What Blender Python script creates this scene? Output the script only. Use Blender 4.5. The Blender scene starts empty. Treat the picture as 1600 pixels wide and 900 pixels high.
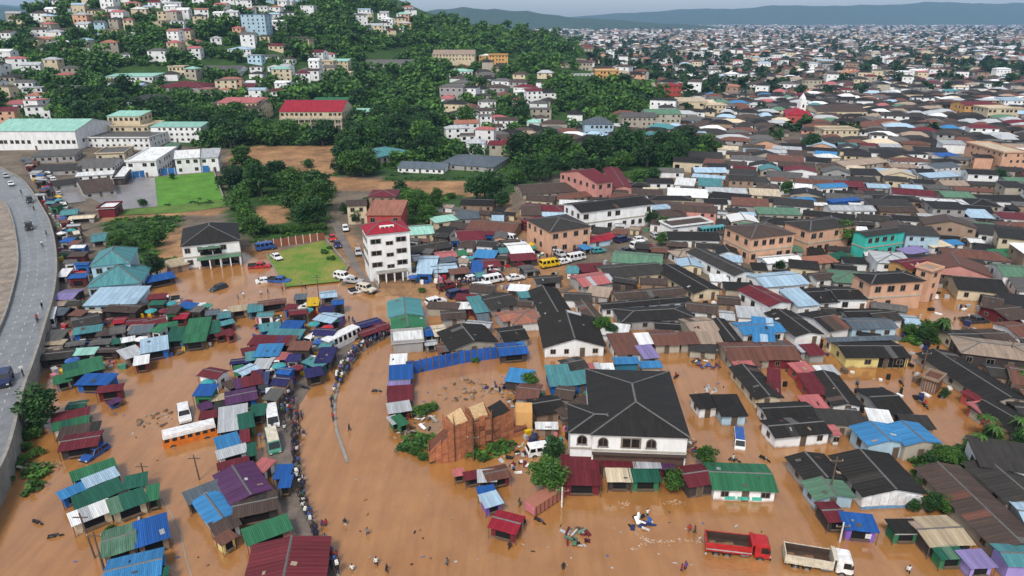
import bpy, bmesh, math, random
import numpy as np
from mathutils import Vector, Matrix
random.seed(7)
HAZE = 0.00009
R = math.radians
SC = bpy.context.scene
COL = SC.collection

# ------------------------------------------------------------------ camera
CAM_H, PITCH, FPX = 62.0, 21.5, 1067.0
K = CAM_H/55.0        # the plan was first laid out for a 55 m viewpoint
cam_d = bpy.data.cameras.new('camera')
cam_d.sensor_width = 36.0
cam_d.lens = 36.0 * FPX / 1600.0
cam_d.clip_start, cam_d.clip_end = 1.0, 40000.0
cam = bpy.data.objects.new('camera', cam_d)
COL.objects.link(cam)
cam.location = (0, 0, CAM_H)
cam.rotation_euler = (R(90 - PITCH), 0, 0)
SC.camera = cam

# ------------------------------------------------------------------ sky, sun, exposure
SUN_EL, SUN_ROT = 52.0, 200.0
world = bpy.data.worlds.new('World')
SC.world = world
world.use_nodes = True
wn, wl = world.node_tree.nodes, world.node_tree.links
bgn = wn['Background']
sky = wn.new('ShaderNodeTexSky')
sky.sky_type = 'NISHITA'
sky.sun_disc = False
sky.sun_elevation = R(SUN_EL)
sky.sun_rotation = R(SUN_ROT)
sky.air_density, sky.dust_density, sky.ozone_density = 1.0, 1.4, 1.0
hsv = wn.new('ShaderNodeHueSaturation')          # an overcast sky: the blue is muted
hsv.inputs['Saturation'].default_value = 0.44
wl.new(sky.outputs[0], hsv.inputs['Color'])
wl.new(hsv.outputs[0], bgn.inputs[0])
bgn.inputs[1].default_value = 0.10
sun_d = bpy.data.lights.new('sun', 'SUN')
sun_d.energy, sun_d.angle, sun_d.color = 1.5, R(14), (1.0, 0.95, 0.87)
sun = bpy.data.objects.new('sun', sun_d)
COL.objects.link(sun)
sun.rotation_euler = (R(90 - SUN_EL), 0, R(180 - SUN_ROT))
vs = SC.view_settings
vs.view_transform, vs.look, vs.exposure, vs.gamma = 'Standard', 'None', 0.88, 1.0
vs.use_curve_mapping = False
SC.cycles.max_bounces = 4
SC.cycles.diffuse_bounces = 1
SC.cycles.glossy_bounces = 2
SC.cycles.volume_bounces = 0

# ------------------------------------------------------------------ ground shape and pixel <-> place helpers
SP, CP = math.sin(R(PITCH)), math.cos(R(PITCH))
def base_z(X, Y):
    """natural ground height (m), works on numbers and arrays"""
    X = np.asarray(X, float)/K; Y = np.asarray(Y, float)/K
    dx = X + 300.0; dy = Y - 800.0
    sx = np.where(dx > 0, 176.0, 128.0); sy = np.where(dy < 0, 215.0, 320.0)
    z = 125 * np.exp(-dx**2 / (2*sx**2) - dy**2 / (2*sy**2))
    z = z + 20 * np.exp(-((X-62)/75)**2 - ((Y-500)/70)**2)
    z = z + 22 * np.exp(-((X-40)/90)**2 - ((Y-830)/150)**2)
    bump = 2.2*np.sin(X*0.031+1.3)*np.sin(Y*0.027) + 1.3*np.sin(X*0.07+Y*0.05)
    z = z + bump * np.clip(z/25.0, 0, 1)
    return K*np.where(z < 4.5, 0.0, z-4.5)
def bz(X, Y):
    """the same height for one point, quickly"""
    X /= K; Y /= K; dx, dy = X+300.0, Y-800.0; sy = 215.0 if dy < 0 else 320.0; sx = 176.0 if dx > 0 else 128.0
    z = 125*math.exp(-dx*dx/(2*sx*sx) - dy*dy/(2*sy*sy)) + 20*math.exp(-((X-62)/75)**2 - ((Y-500)/70)**2) + 22*math.exp(-((X-40)/90)**2 - ((Y-830)/150)**2)
    z += (2.2*math.sin(X*0.031+1.3)*math.sin(Y*0.027) + 1.3*math.sin(X*0.07+Y*0.05))*min(max(z/25.0, 0), 1)
    return 0.0 if z < 4.5 else K*(z-4.5)
def ray(x, y):
    a, b = (x-800)/FPX, (450-y)/FPX
    return np.array([a, CP + b*SP, -SP + b*CP])
def at(x, y, h=0.0):
    """the point seen at photo pixel x,y that stands h metres above the ground there"""
    d0, d1, d2 = (float(q) for q in ray(x, y)); f = lambda t: CAM_H + d2*t - bz(d0*t, d1*t) - h
    t = 20.0
    while t < 9000 and f(t) > 0: t *= 1.03
    lo, hi = t/1.03, t
    for _ in range(24):
        m = (lo+hi)/2
        if f(m) > 0: lo = m
        else: hi = m
    return Vector((d0*hi, d1*hi, CAM_H + d2*hi))
def flat(x, y, z):
    d = ray(x, y); t = (z-CAM_H)/d[2]
    return Vector((d[0]*t, d[1]*t, z))
def proj(X, Y, Z):
    q = np.asarray(Z, float) - CAM_H
    zc = Y*CP - q*SP; yc = Y*SP + q*CP
    zc = np.where(zc < 1e-3, 1e-3, zc)
    return 800 + FPX*X/zc, 450 - FPX*yc/zc
def inpoly(px, py, poly):
    if isinstance(px, (int, float)):
        r = False; n = len(poly); x1, y1 = poly[-1]
        for x2, y2 in poly:
            if (y1 > py) != (y2 > py) and px < (x2-x1)*(py-y1)/(y2-y1)+x1: r = not r
            x1, y1 = x2, y2
        return r
    r = np.zeros(px.shape, bool); n = len(poly)
    for i in range(n):
        x1, y1 = poly[i]; x2, y2 = poly[(i+1) % n]
        if y1 == y2: continue
        r ^= ((y1 > py) != (y2 > py)) & (px < (x2-x1)*(py-y1)/(y2-y1)+x1)
    return r
def proj1(X, Y, Z):
    q = Z - CAM_H; zc = max(Y*CP - q*SP, 1e-3); return 800 + FPX*X/zc, 450 - FPX*(Y*SP + q*CP)/zc
def cr(c, x, y):
    """4x crop coordinates -> photo pixels: c = 'rc'"""
    return 400*int(c[1]) + x/4.0, 225*int(c[0]) + y/4.0

# ------------------------------------------------------------------ materials
MATS = {}
def nt(name):
    m = bpy.data.materials.new(name); m.use_nodes = True
    n = m.node_tree.nodes; l = m.node_tree.links
    return m, n, l, n['Principled BSDF']
def ramp(n, l, src, p0, c0, p1, c1):
    r = n.new('ShaderNodeValToRGB')
    r.color_ramp.elements[0].position, r.color_ramp.elements[0].color = p0, c0
    r.color_ramp.elements[1].position, r.color_ramp.elements[1].color = p1, c1
    l.new(src, r.inputs[0]); return r.outputs[0]
def noise(n, l, vec, scale, detail=3.0, rough=0.6):
    t = n.new('ShaderNodeTexNoise'); t.inputs['Scale'].default_value = scale
    t.inputs['Detail'].default_value = detail; t.inputs['Roughness'].default_value = rough
    if vec is not None: l.new(vec, t.inputs['Vector'])
    return t.outputs['Fac']
def mix(n, l, fac, a, b, mode='MIX'):
    m = n.new('ShaderNodeMix'); m.data_type = 'RGBA'; m.blend_type = mode
    if isinstance(fac, float): m.inputs[0].default_value = fac
    else: l.new(fac, m.inputs[0])
    for v, s in ((a, 6), (b, 7)):
        if isinstance(v, tuple): m.inputs[s].default_value = v if len(v) == 4 else (*v, 1)
        else: l.new(v, m.inputs[s])
    return m.outputs[2]
def vary(n, l, col, amt):
    """per-object brightness variation"""
    oi = n.new('ShaderNodeObjectInfo')
    mr = n.new('ShaderNodeMapRange'); mr.inputs[3].default_value = 1-amt; mr.inputs[4].default_value = 1+amt
    l.new(oi.outputs['Random'], mr.inputs[0])
    h = n.new('ShaderNodeHueSaturation'); l.new(mr.outputs[0], h.inputs['Value'])
    if isinstance(col, tuple): h.inputs['Color'].default_value = (*col, 1) if len(col) == 3 else col
    else: l.new(col, h.inputs['Color'])
    return h.outputs[0], oi.outputs['Random']
def rgb4(c): return (c[0], c[1], c[2], 1)

ROOF = {  # key: (colour, words, rust amount)
 'ch': ((.021,.019,.017), 'charcoal', .25), 'dg': ((.040,.036,.032), 'dark grey', .35), 'gr': ((.115,.11,.105), 'grey', .3),
 'lg': ((.42,.44,.46), 'pale grey', .2), 'wh': ((.74,.75,.75), 'white', .08), 'br': ((.072,.050,.041), 'brown', .5),
 'rs': ((.150,.066,.048), 'rust brown', .6), 'mr': ((.135,.020,.028), 'maroon', .15), 'rd': ((.30,.018,.034), 'red', .1),
 'pk': ((.42,.13,.13), 'faded pink', .35), 'gn': ((.032,.150,.072), 'green', .1), 'dn': ((.018,.100,.066), 'dark green', .1),
 'gg': ((.10,.20,.13), 'grey green', .25), 'tl': ((.075,.23,.25), 'teal', .15), 'mt': ((.30,.56,.47), 'mint', .1),
 'bl': ((.018,.095,.33), 'blue', .05), 'lb': ((.045,.205,.43), 'light blue', .08), 'pb': ((.36,.50,.62), 'pale blue', .12),
 'pu': ((.085,.032,.095), 'purple', .1), 'lv': ((.24,.20,.40), 'lavender', .08), 'nv': ((.025,.022,.10), 'navy', .08),
 'be': ((.42,.34,.23), 'beige', .3), 'tn': ((.34,.26,.20), 'tan', .4), 'tc': ((.36,.15,.10), 'terracotta', .2),
 'ye': ((.62,.40,.02), 'yellow', .05), 'sl': ((.10,.125,.15), 'slate blue', .15), 'cr': ((.62,.52,.38), 'cream', .1),
 'or': ((.60,.16,.03), 'orange', .1),
}
def roofmat(k):
    nm = 'roof_' + k
    if nm in MATS: return MATS[nm]
    c, w, rust = ROOF[k]
    m, n, l, b = nt(nm)
    uv = n.new('ShaderNodeUVMap'); geo = n.new('ShaderNodeNewGeometry')
    mp = n.new('ShaderNodeMapping'); mp.inputs['Scale'].default_value = (1.0, 0.12, 1)
    l.new(uv.outputs[0], mp.inputs[0])
    col, rnd = vary(n, l, rgb4(c), .13)
    st = noise(n, l, mp.outputs[0], 1.3, 4, .7)                      # streaks that run down the sheets
    col = mix(n, l, ramp(n, l, st, .35, (.62,.62,.62,1), .7, (1.25,1.25,1.25,1)), col, col) if False else col
    stc = ramp(n, l, st, .3, (.60,.60,.60,1), .75, (1.35,1.33,1.3,1))
    col = mix(n, l, 1.0, col, stc, 'MULTIPLY')
    big = noise(n, l, geo.outputs['Position'], .45, 5, .65)
    lum = .3*c[0]+.5*c[1]+.2*c[2]
    rc = (.13,.065,.042) if lum < .3 else (.33,.20,.13)
    fac = ramp(n, l, big, .66-.25*rust, (0,0,0,1), .92-.25*rust, (rust,rust,rust,1))
    col = mix(n, l, fac, col, rc)
    dust = noise(n, l, geo.outputs['Position'], 3.1, 3, .6)          # pale specks: leaves, sand, droppings
    col = mix(n, l, ramp(n, l, dust, .67, (0,0,0,1), .82, (.22,.22,.22,1)), col, (.30,.28,.26))
    l.new(col, b.inputs['Base Color'])
    b.inputs['Roughness'].default_value = .62
    b.inputs['Specular IOR Level'].default_value = .22
    wv = n.new('ShaderNodeTexWave'); wv.wave_type = 'BANDS'; wv.bands_direction = 'X'
    wv.inputs['Scale'].default_value = 1.1; wv.inputs['Distortion'].default_value = .3
    l.new(uv.outputs[0], wv.inputs['Vector'])
    bp = n.new('ShaderNodeBump'); bp.inputs['Strength'].default_value = .35; bp.inputs['Distance'].default_value = .06
    l.new(wv.outputs['Fac'], bp.inputs['Height']); l.new(bp.outputs[0], b.inputs['Normal'])
    MATS[nm] = m; return m
WALL = {'w': ((.80,.80,.79), 'white'), 'c': ((.62,.52,.36), 'cream'), 'p': ((.62,.36,.24), 'peach'), 'g': ((.34,.33,.32), 'grey'),
 'b': ((.42,.58,.68), 'pale blue'), 't': ((.06,.50,.42), 'turquoise'), 'k': ((.055,.045,.042), 'dark'), 'm': ((.15,.022,.028), 'maroon'),
 'u': ((.22,.11,.48), 'purple'), 'n': ((.03,.16,.07), 'green'), 'o': ((.60,.33,.12), 'ochre'), 'y': ((.66,.55,.22), 'yellow'),
 'r': ((.42,.07,.06), 'red'), 'd': ((.30,.21,.15), 'mud brown'), 'i': ((.56,.26,.22), 'pink'), 'l': ((.02,.13,.45), 'blue'),
 'v': ((.34,.28,.62), 'lavender'), 's': ((.40,.36,.29), 'sandy'), 'q': ((.03,.16,.26), 'dark teal')}
def wallmat(k):
    nm = 'wall_' + k
    if nm in MATS: return MATS[nm]
    c, w = WALL[k]
    m, n, l, b = nt(nm)
    geo = n.new('ShaderNodeNewGeometry')
    mp = n.new('ShaderNodeMapping'); mp.inputs['Scale'].default_value = (.55, .55, .25)
    l.new(geo.outputs['Position'], mp.inputs[0])
    col, _ = vary(n, l, rgb4(c), .08)
    s = noise(n, l, mp.outputs[0], 1.0, 4, .65)
    col = mix(n, l, 1.0, col, ramp(n, l, s, .30, (.84,.82,.79,1), .6, (1.04,1.04,1.04,1)), 'MULTIPLY')
    s2 = noise(n, l, geo.outputs['Position'], .8, 4, .6)
    col = mix(n, l, ramp(n, l, s2, .64, (0,0,0,1), .84, (.40,.40,.40,1)), col, (.28,.22,.17))
    sx = n.new('ShaderNodeSeparateXYZ'); l.new(geo.outputs['Position'], sx.inputs[0])     # mud left by the flood, a ragged tide mark
    md = n.new('ShaderNodeMath'); md.operation = 'MULTIPLY_ADD'; md.inputs[1].default_value = 1.1; l.new(s, md.inputs[0]); l.new(sx.outputs[2], md.inputs[2])
    col = mix(n, l, ramp(n, l, md.outputs[0], .55, (.8,.8,.8,1), .95, (0,0,0,1)), col, (.27,.15,.08))
    l.new(col, b.inputs['Base Color']); b.inputs['Roughness'].default_value = .85
    b.inputs['Specular IOR Level'].default_value = .2
    MATS[nm] = m; return m
def plain(nm, c, rough=.6, metal=0.0, var=.12, sc=2.5, spec=.4):
    if nm in MATS: return MATS[nm]
    m, n, l, b = nt(nm)
    geo = n.new('ShaderNodeNewGeometry')
    col, _ = vary(n, l, rgb4(c), var)
    s = noise(n, l, geo.outputs['Position'], sc, 4, .6)
    col = mix(n, l, 1.0, col, ramp(n, l, s, .3, (.72,.70,.68,1), .7, (1.15,1.15,1.15,1)), 'MULTIPLY')
    l.new(col, b.inputs['Base Color'])
    b.inputs['Roughness'].default_value = rough; b.inputs['Metallic'].default_value = metal
    b.inputs['Specular IOR Level'].default_value = spec
    MATS[nm] = m; return m
GLASS = plain('dark_window_glass', (.010,.011,.012), .12, spec=.6)
FRAME = plain('window_frame_paint', (.20,.17,.14), .6)
OPENSHADE = plain('opening_shade_paint', (.006,.005,.005), .9)  # near-black colour standing for the shade inside open fronts
TYRE = plain('tyre_rubber', (.018,.018,.018), .85)
STEEL = plain('dull_steel', (.25,.25,.26), .4, .6)
WOOD = plain('weathered_wood', (.13,.09,.06), .85)
CONC = plain('stained_concrete', (.30,.28,.25), .9, sc=.6)
CAPM = plain('ridge_cap_metal', (.13,.125,.12), .5)

# ------------------------------------------------------------------ object helpers
def mesh(name, verts, faces, mats=(), mi=None, uvs=None, smooth=False):
    me = bpy.data.meshes.new(name)
    me.from_pydata([tuple(v) for v in verts], [], faces)
    for m in mats: me.materials.append(m)
    if mi is not None: me.polygons.foreach_set('material_index', mi)
    if uvs is not None:
        u = me.uv_layers.new(name='UVMap'); u.data.foreach_set('uv', [c for p in uvs for c in p])
    if smooth: me.polygons.foreach_set('use_smooth', [True]*len(faces))
    me.update(); return me
def obj(name, me, parent=None, loc=None, rz=None, scale=None, mat=None):
    o = bpy.data.objects.new(name, me); COL.objects.link(o)
    if parent is not None: o.parent = parent
    if loc is not None: o.location = loc
    if rz is not None: o.rotation_euler = (0, 0, rz)
    if scale is not None: o.scale = scale
    if mat is not None:
        if not me.materials: me.materials.append(mat)
        o.material_slots[0].link = 'OBJECT'; o.material_slots[0].material = mat
    return o
THINGS = []
def tag(o, label, cat, group=None, auto=False, kind=None, zone=None):
    o['label'] = label; o['category'] = cat
    if group: o['group'] = group
    if kind: o['kind'] = kind
    THINGS.append([o, label, auto, zone]); return o
def thing(name, loc, rz=0.0):
    o = bpy.data.objects.new(name, None); COL.objects.link(o)
    o.empty_display_size = .5
    o.location = loc; o.rotation_euler = (0, 0, rz); return o
class MB:
    """collects simple solids into one mesh"""
    def __init__(s): s.v, s.f, s.m = [], [], []
    def poly(s, pts, mi=0):
        k = len(s.v); s.v += [tuple(p) for p in pts]; s.f.append(tuple(range(k, k+len(pts)))); s.m.append(mi)
    def hexa(s, p, mi=0):
        k = len(s.v); s.v += [tuple(q) for q in p]
        for f in ((3,2,1,0), (4,5,6,7), (0,1,5,4), (1,2,6,5), (2,3,7,6), (3,0,4,7)):
            s.f.append(tuple(k+i for i in f)); s.m.append(mi)
    def box(s, x0, x1, y0, y1, z0, z1, mi=0):
        s.hexa([(x0,y0,z0),(x1,y0,z0),(x1,y1,z0),(x0,y1,z0),(x0,y0,z1),(x1,y0,z1),(x1,y1,z1),(x0,y1,z1)], mi)
    def prism(s, prof, y0, y1, mi=0, inset=None):
        """side profile [(x,z)..] (counter-clockwise seen from -y) pulled across y"""
        n = len(prof); k = len(s.v)
        ins = inset or [0]*n
        s.v += [(x, y0+i, z) for (x, z), i in zip(prof, ins)] + [(x, y1-i, z) for (x, z), i in zip(prof, ins)]
        s.f.append(tuple(k+i for i in range(n))); s.m.append(mi)
        s.f.append(tuple(k+n+i for i in reversed(range(n)))); s.m.append(mi)
        for i in range(n):
            j = (i+1) % n
            s.f.append((k+j, k+i, k+n+i, k+n+j)); s.m.append(mi)
    def tube(s, a, b, r0, r1=None, n=6, mi=0):
        a, b = Vector(a), Vector(b); r1 = r0 if r1 is None else r1
        d = (b-a).normalized(); u = d.orthogonal().normalized(); w = d.cross(u); k = len(s.v)
        for p, r in ((a, r0), (b, r1)):
            for i in range(n):
                t = 2*math.pi*i/n; s.v.append(tuple(p + u*r*math.cos(t) + w*r*math.sin(t)))
        for i in range(n):
            j = (i+1) % n; s.f.append((k+i, k+j, k+n+j, k+n+i)); s.m.append(mi)
        s.f.append(tuple(k+i for i in reversed(range(n)))); s.m.append(mi)
        s.f.append(tuple(k+n+i for i in range(n))); s.m.append(mi)
    def me(s, name, *mats, smooth=False): return mesh(name, s.v, s.f, mats, s.m, smooth=smooth)
    def build(s, name, mat, parent=None, loc=None, rz=None):
        mats = mat if isinstance(mat, (list, tuple)) else [mat]
        return obj(name, mesh(name, s.v, s.f, mats, s.m), parent, loc, rz)

# ------------------------------------------------------------------ people (one continuous skinned body each)
def body_mesh(pose):
    J = {'pelvis': (0,0,.95), 'chest': (0,0,1.28), 'neck': (0,0,1.47), 'head': (.02,0,1.58), 'crown': (.02,0,1.72)}
    E = [('pelvis','chest'),('chest','neck'),('neck','head'),('head','crown')]
    rad = {'pelvis': .14, 'chest': .16, 'neck': .06, 'head': .095, 'crown': .075}
    for s, n_ in ((-1,'r'), (1,'l')):
        st = pose.get('step', .1)*s; arm = pose.get('arm', 0)*s; up = pose.get('up', 0)
        J['hip'+n_] = (0,.09*s,.88); J['knee'+n_] = (st*.55+.02,.10*s,.50); J['foot'+n_] = (st,.10*s,.07); J['toe'+n_] = (st+.15,.11*s,.04)
        J['sho'+n_] = (0,.19*s,1.40)
        if up and (s > 0 or up > 1): J['elb'+n_] = (.05,.30*s,1.58); J['hand'+n_] = (.04,.12*s,1.82)
        elif pose.get('ride'): J['elb'+n_] = (.18,.25*s,1.18); J['hand'+n_] = (.42,.24*s,1.12)
        else: J['elb'+n_] = (-.04-arm*.4,.25*s,1.13); J['hand'+n_] = (.06-arm,.24*s,.88)
        if pose.get('ride'): J['knee'+n_] = (.34,.22*s,.82); J['foot'+n_] = (.12,.22*s,.38); J['toe'+n_] = (.28,.22*s,.36); J['hip'+n_] = (.02,.10*s,.90)
        E += [('pelvis','hip'+n_),('hip'+n_,'knee'+n_),('knee'+n_,'foot'+n_),('foot'+n_,'toe'+n_),('chest','sho'+n_),('sho'+n_,'elb'+n_),('elb'+n_,'hand'+n_)]
        rad.update({'hip'+n_: .095,'knee'+n_: .062,'foot'+n_: .045,'toe'+n_: .035,'sho'+n_: .065,'elb'+n_: .045,'hand'+n_: .04})
    names = list(J); me = bpy.data.meshes.new('tmp'); me.from_pydata([J[k] for k in names], [(names.index(a), names.index(b_)) for a, b_ in E], [])
    o = bpy.data.objects.new('tmp', me); COL.objects.link(o); md = o.modifiers.new('s', 'SKIN'); md.use_smooth_shade = True
    for i, k in enumerate(names):
        sv = me.skin_vertices[0].data[i]; sv.radius = (rad[k],)*2; sv.use_root = (k == 'pelvis')
    ss = o.modifiers.new('d', 'SUBSURF'); ss.levels = 1; ss.render_levels = 1
    dg = bpy.context.evaluated_depsgraph_get(); out = bpy.data.meshes.new_from_object(o.evaluated_get(dg)); out.name = 'person'
    bpy.data.objects.remove(o)
    out.materials.clear()
    for k in ('sk', 'top', 'leg', 'hair'): out.materials.append(MATS.setdefault('cloth_'+k, plain('cloth_'+k, (.3,.3,.3), .9)))
    for p in out.polygons:
        c = p.center
        hand = any((Vector(J['hand'+q])-c).length < .2 for q in 'lr')
        p.material_index = 3 if c.z > 1.66 or (c.z > 1.54 and c.x < -.01) else 0 if c.z > 1.45 and abs(c.y) < .13 or hand else 1 if c.z > .93 and not (pose.get('ride') and c.z < 1.0 and c.x > .15) else 2 if c.z > .12 else 3
    return out
POSES = [body_mesh(p) for p in ({'step': .05}, {'step': .30, 'arm': .18}, {'step': -.28, 'arm': -.16}, {'step': .12, 'up': 1}, {'step': .22, 'up': 2})]
RIDE = body_mesh({'ride': 1})

# ------------------------------------------------------------------ terrain (one sheet to the horizon)
FLOOD = [(215,480),(225,440),(300,398),(400,396),(540,452),(620,470),(820,480),(900,450),(1000,432),(1100,455),(1250,455),(1600,440),(1900,460),(2100,1300),(-600,1300),(-300,960),(-60,860),(5,790),(45,690),(70,600),(85,560),(135,500)]
VEG = [[(160,345),(265,335),(300,395),(240,425),(170,400)], [(352,262),(430,250),(512,262),(515,368),(400,382),(352,350)],
       [(510,225),(600,225),(760,190),(850,130),(1040,150),(1010,195),(900,225),(1130,230),(1010,285),(900,262),(830,290),(740,330),(610,318),(600,275),(510,275)],
       [(600,300),(690,300),(690,350),(600,350)], [(-60,200),(-60,-200),(1000,-200),(900,110),(760,190),(600,240),(300,230),(120,195)]]
MUD = [[(370,228),(535,228),(545,250),(520,275),(350,258)], [(510,275),(600,283),(760,283),(760,308),(600,300),(515,298)], [(395,322),(450,322),(455,352),(395,352)],
       [(785,300),(800,330),(880,410),(900,450),(620,480),(560,470),(510,370),(540,360),(640,440),(830,420),(780,330)], [(290,395),(420,385),(560,460),(240,480)],
       [(255,370),(290,350),(300,400),(240,410)], [(160,330),(350,320),(352,335),(165,345)], [(1180,500),(1240,560),(1330,690),(1290,690),(1200,590)]]
def axis(lo, hi, fine0, fine1, step):
    v = list(np.arange(fine0, fine1, step)); s = step; p = v[-1]
    while p < hi: s *= 1.09; p += s; v.append(p)
    s = step; p = v[0]; pre = []
    while p > lo: s *= 1.09; p -= s; pre.append(p)
    return np.array(pre[::-1] + v)
gx = axis(-11500, 11500, -260*K, 330*K, 3.3); gy = axis(-400, 11800, 34, 420*K, 3.3)
GX, GY = np.meshgrid(gx, gy)
GB = base_z(GX, GY)
# distant swell of the plain towards the ridges
ix, iy = proj(GX, np.maximum(GY, 5.0), GB)
fl = inpoly(ix, iy, FLOOD) & (GY > 20) | (GY <= 55) & (np.abs(GX) < 260)
GZ = np.where(fl, -0.55, GB + np.where(GB < .1, .16 + .10*np.sin(GX*.21)*np.sin(GY*.17), 0))
gc = np.zeros(GX.shape + (4,), np.float32); gc[..., 3] = 1
gc[..., :3] = (.150,.118,.092)
for p in VEG: gc[inpoly(ix, iy, p) & (GY > 20), :3] = (.030,.070,.014)
gc[GB > 5, :3] = (.030,.070,.014)
for p in MUD: gc[inpoly(ix, iy, p) & (GY > 20), :3] = (.30,.165,.085)
gc[fl, :3] = (.26,.14,.07)
ny, nx = GX.shape
tm = bpy.data.meshes.new('ground')
tv = np.stack([GX, GY, GZ], -1).reshape(-1, 3).astype(np.float32)
idx = np.arange(ny*nx).reshape(ny, nx)
qf = np.stack([idx[:-1,:-1], idx[:-1,1:], idx[1:,1:], idx[1:,:-1]], -1).reshape(-1, 4)
tm.vertices.add(len(tv)); tm.vertices.foreach_set('co', tv.ravel())
tm.loops.add(qf.size); tm.loops.foreach_set('vertex_index', qf.ravel().astype(np.int32))
tm.polygons.add(len(qf)); tm.polygons.foreach_set('loop_start', np.arange(0, qf.size, 4, dtype=np.int32))
tm.polygons.foreach_set('use_smooth', np.ones(len(qf), bool))
ca = tm.color_attributes.new('cover', 'FLOAT_COLOR', 'POINT'); ca.data.foreach_set('color', gc.ravel())
tm.update(calc_edges=True)
m, n, l, b = nt('ground_cover')
geo = n.new('ShaderNodeNewGeometry'); vc = n.new('ShaderNodeVertexColor'); vc.layer_name = 'cover'
n1 = noise(n, l, geo.outputs['Position'], .09, 6, .65); n2 = noise(n, l, geo.outputs['Position'], .9, 4, .6)
c = mix(n, l, 1.0, vc.outputs[0], ramp(n, l, n1, .3, (.55,.55,.55,1), .7, (1.5,1.5,1.35,1)), 'MULTIPLY')
c = mix(n, l, 1.0, c, ramp(n, l, n2, .25, (.7,.7,.7,1), .75, (1.25,1.25,1.25,1)), 'MULTIPLY')
l.new(c, b.inputs['Base Color']); b.inputs['Roughness'].default_value = .8
b.inputs['Specular IOR Level'].default_value = .25
tm.materials.append(m)
o = obj('ground', tm); o['kind'] = 'structure'

# ------------------------------------------------------------------ flood water
m, n, l, b = nt('flood_water')
geo = n.new('ShaderNodeNewGeometry')
nA = noise(n, l, geo.outputs['Position'], .035, 5, .6); nB = noise(n, l, geo.outputs['Position'], .25, 4, .6)
c = mix(n, l, ramp(n, l, nA, .35, (0,0,0,1), .65, (1,1,1,1)), (.350,.150,.040), (.390,.186,.066))
c = mix(n, l, 1.0, c, ramp(n, l, nB, .3, (.9,.9,.9,1), .7, (1.08,1.07,1.05,1)), 'MULTIPLY')
mps = n.new('ShaderNodeMapping'); mps.inputs['Scale'].default_value = (.9, .09, 1); mps.inputs['Rotation'].default_value = (0, 0, -.5); l.new(geo.outputs['Position'], mps.inputs[0])
nS = noise(n, l, mps.outputs[0], .55, 5, .7)                       # silt streaks drawn out by the current
c = mix(n, l, 1.0, c, ramp(n, l, nS, .3, (.84,.82,.79,1), .7, (1.12,1.15,1.20,1)), 'MULTIPLY')
l.new(c, b.inputs['Base Color']); b.inputs['Roughness'].default_value = .04
b.inputs['Specular IOR Level'].default_value = .5; b.inputs['IOR'].default_value = 2.0
mp = n.new('ShaderNodeMapping'); mp.inputs['Scale'].default_value = (.7, 1.5, 1); mp.inputs['Rotation'].default_value = (0, 0, .3)
l.new(geo.outputs['Position'], mp.inputs[0])
rp = noise(n, l, mp.outputs[0], 1.5, 4, .55)
patch = noise(n, l, geo.outputs['Position'], .05, 2, .5)
ml = n.new('ShaderNodeMath'); ml.operation = 'MULTIPLY'
l.new(rp, ml.inputs[0]); l.new(ramp(n, l, patch, .35, (.25,.25,.25,1), .7, (1,1,1,1)), ml.inputs[1])
bp = n.new('ShaderNodeBump'); bp.inputs['Strength'].default_value = .34; bp.inputs['Distance'].default_value = .2
l.new(ml.outputs[0], bp.inputs['Height']); l.new(bp.outputs[0], b.inputs['Normal'])
o = obj('water', mesh('water', [(-400,-20,0),(520,-20,0),(520,300,0),(-400,300,0)], [(0,1,2,3)], [m])); o['kind'] = 'structure'

# ------------------------------------------------------------------ far ridges and hills behind the city
ridgem = plain('far_forest', (.045,.075,.04), .95, var=0.0, sc=.02, spec=.1)
def ridge(name, Y, pts, depth):
    """pts: (photo x, photo y of crest); a long wooded ridge Y metres off"""
    v, f = [], []; xs = np.linspace(pts[0][0], pts[-1][0], 160); ys = np.interp(xs, [p[0] for p in pts], [p[1] for p in pts])
    rows = 9
    for j in range(rows):
        t = j/(rows-1)
        for x, y in zip(xs, ys):
            d = ray(x, y); k = Y/d[1]; top = CAM_H + d[2]*k
            s = math.sin(math.pi*t)
            wob = 1 + .05*math.sin(x*.05+j) + .035*math.sin(x*.13+2*j) + .02*math.sin(x*.37+3*j)
            v.append((d[0]*k*(1+(t-.5)*depth/Y*0), Y + (t-.5)*depth, -5 + (top+5)*s*wob))
    m_ = len(xs)
    for j in range(rows-1):
        for i in range(m_-1): f.append((j*m_+i, j*m_+i+1, (j+1)*m_+i+1, (j+1)*m_+i))
    o = obj(name, mesh(name, v, f, [ridgem], smooth=True)); o['kind'] = 'structure'
ridge('hills', 9000, [(300,40),(700,24),(870,27),(960,22),(1040,16),(1150,13),(1250,8),(1330,10),(1400,6),(1480,4),(1560,6),(1700,8),(2300,14)], 2600)
ridge('hills', 5200, [(-900,30),(-200,14),(0,10),(100,14),(560,18),(640,20),(720,13),(770,13),(830,20),(900,27),(1000,34),(1100,40)], 1500)
ridge('hills', 9200, [(-1500,20),(-300,8),(0,7),(120,9),(300,20),(600,30),(800,28)], 1800)

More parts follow.
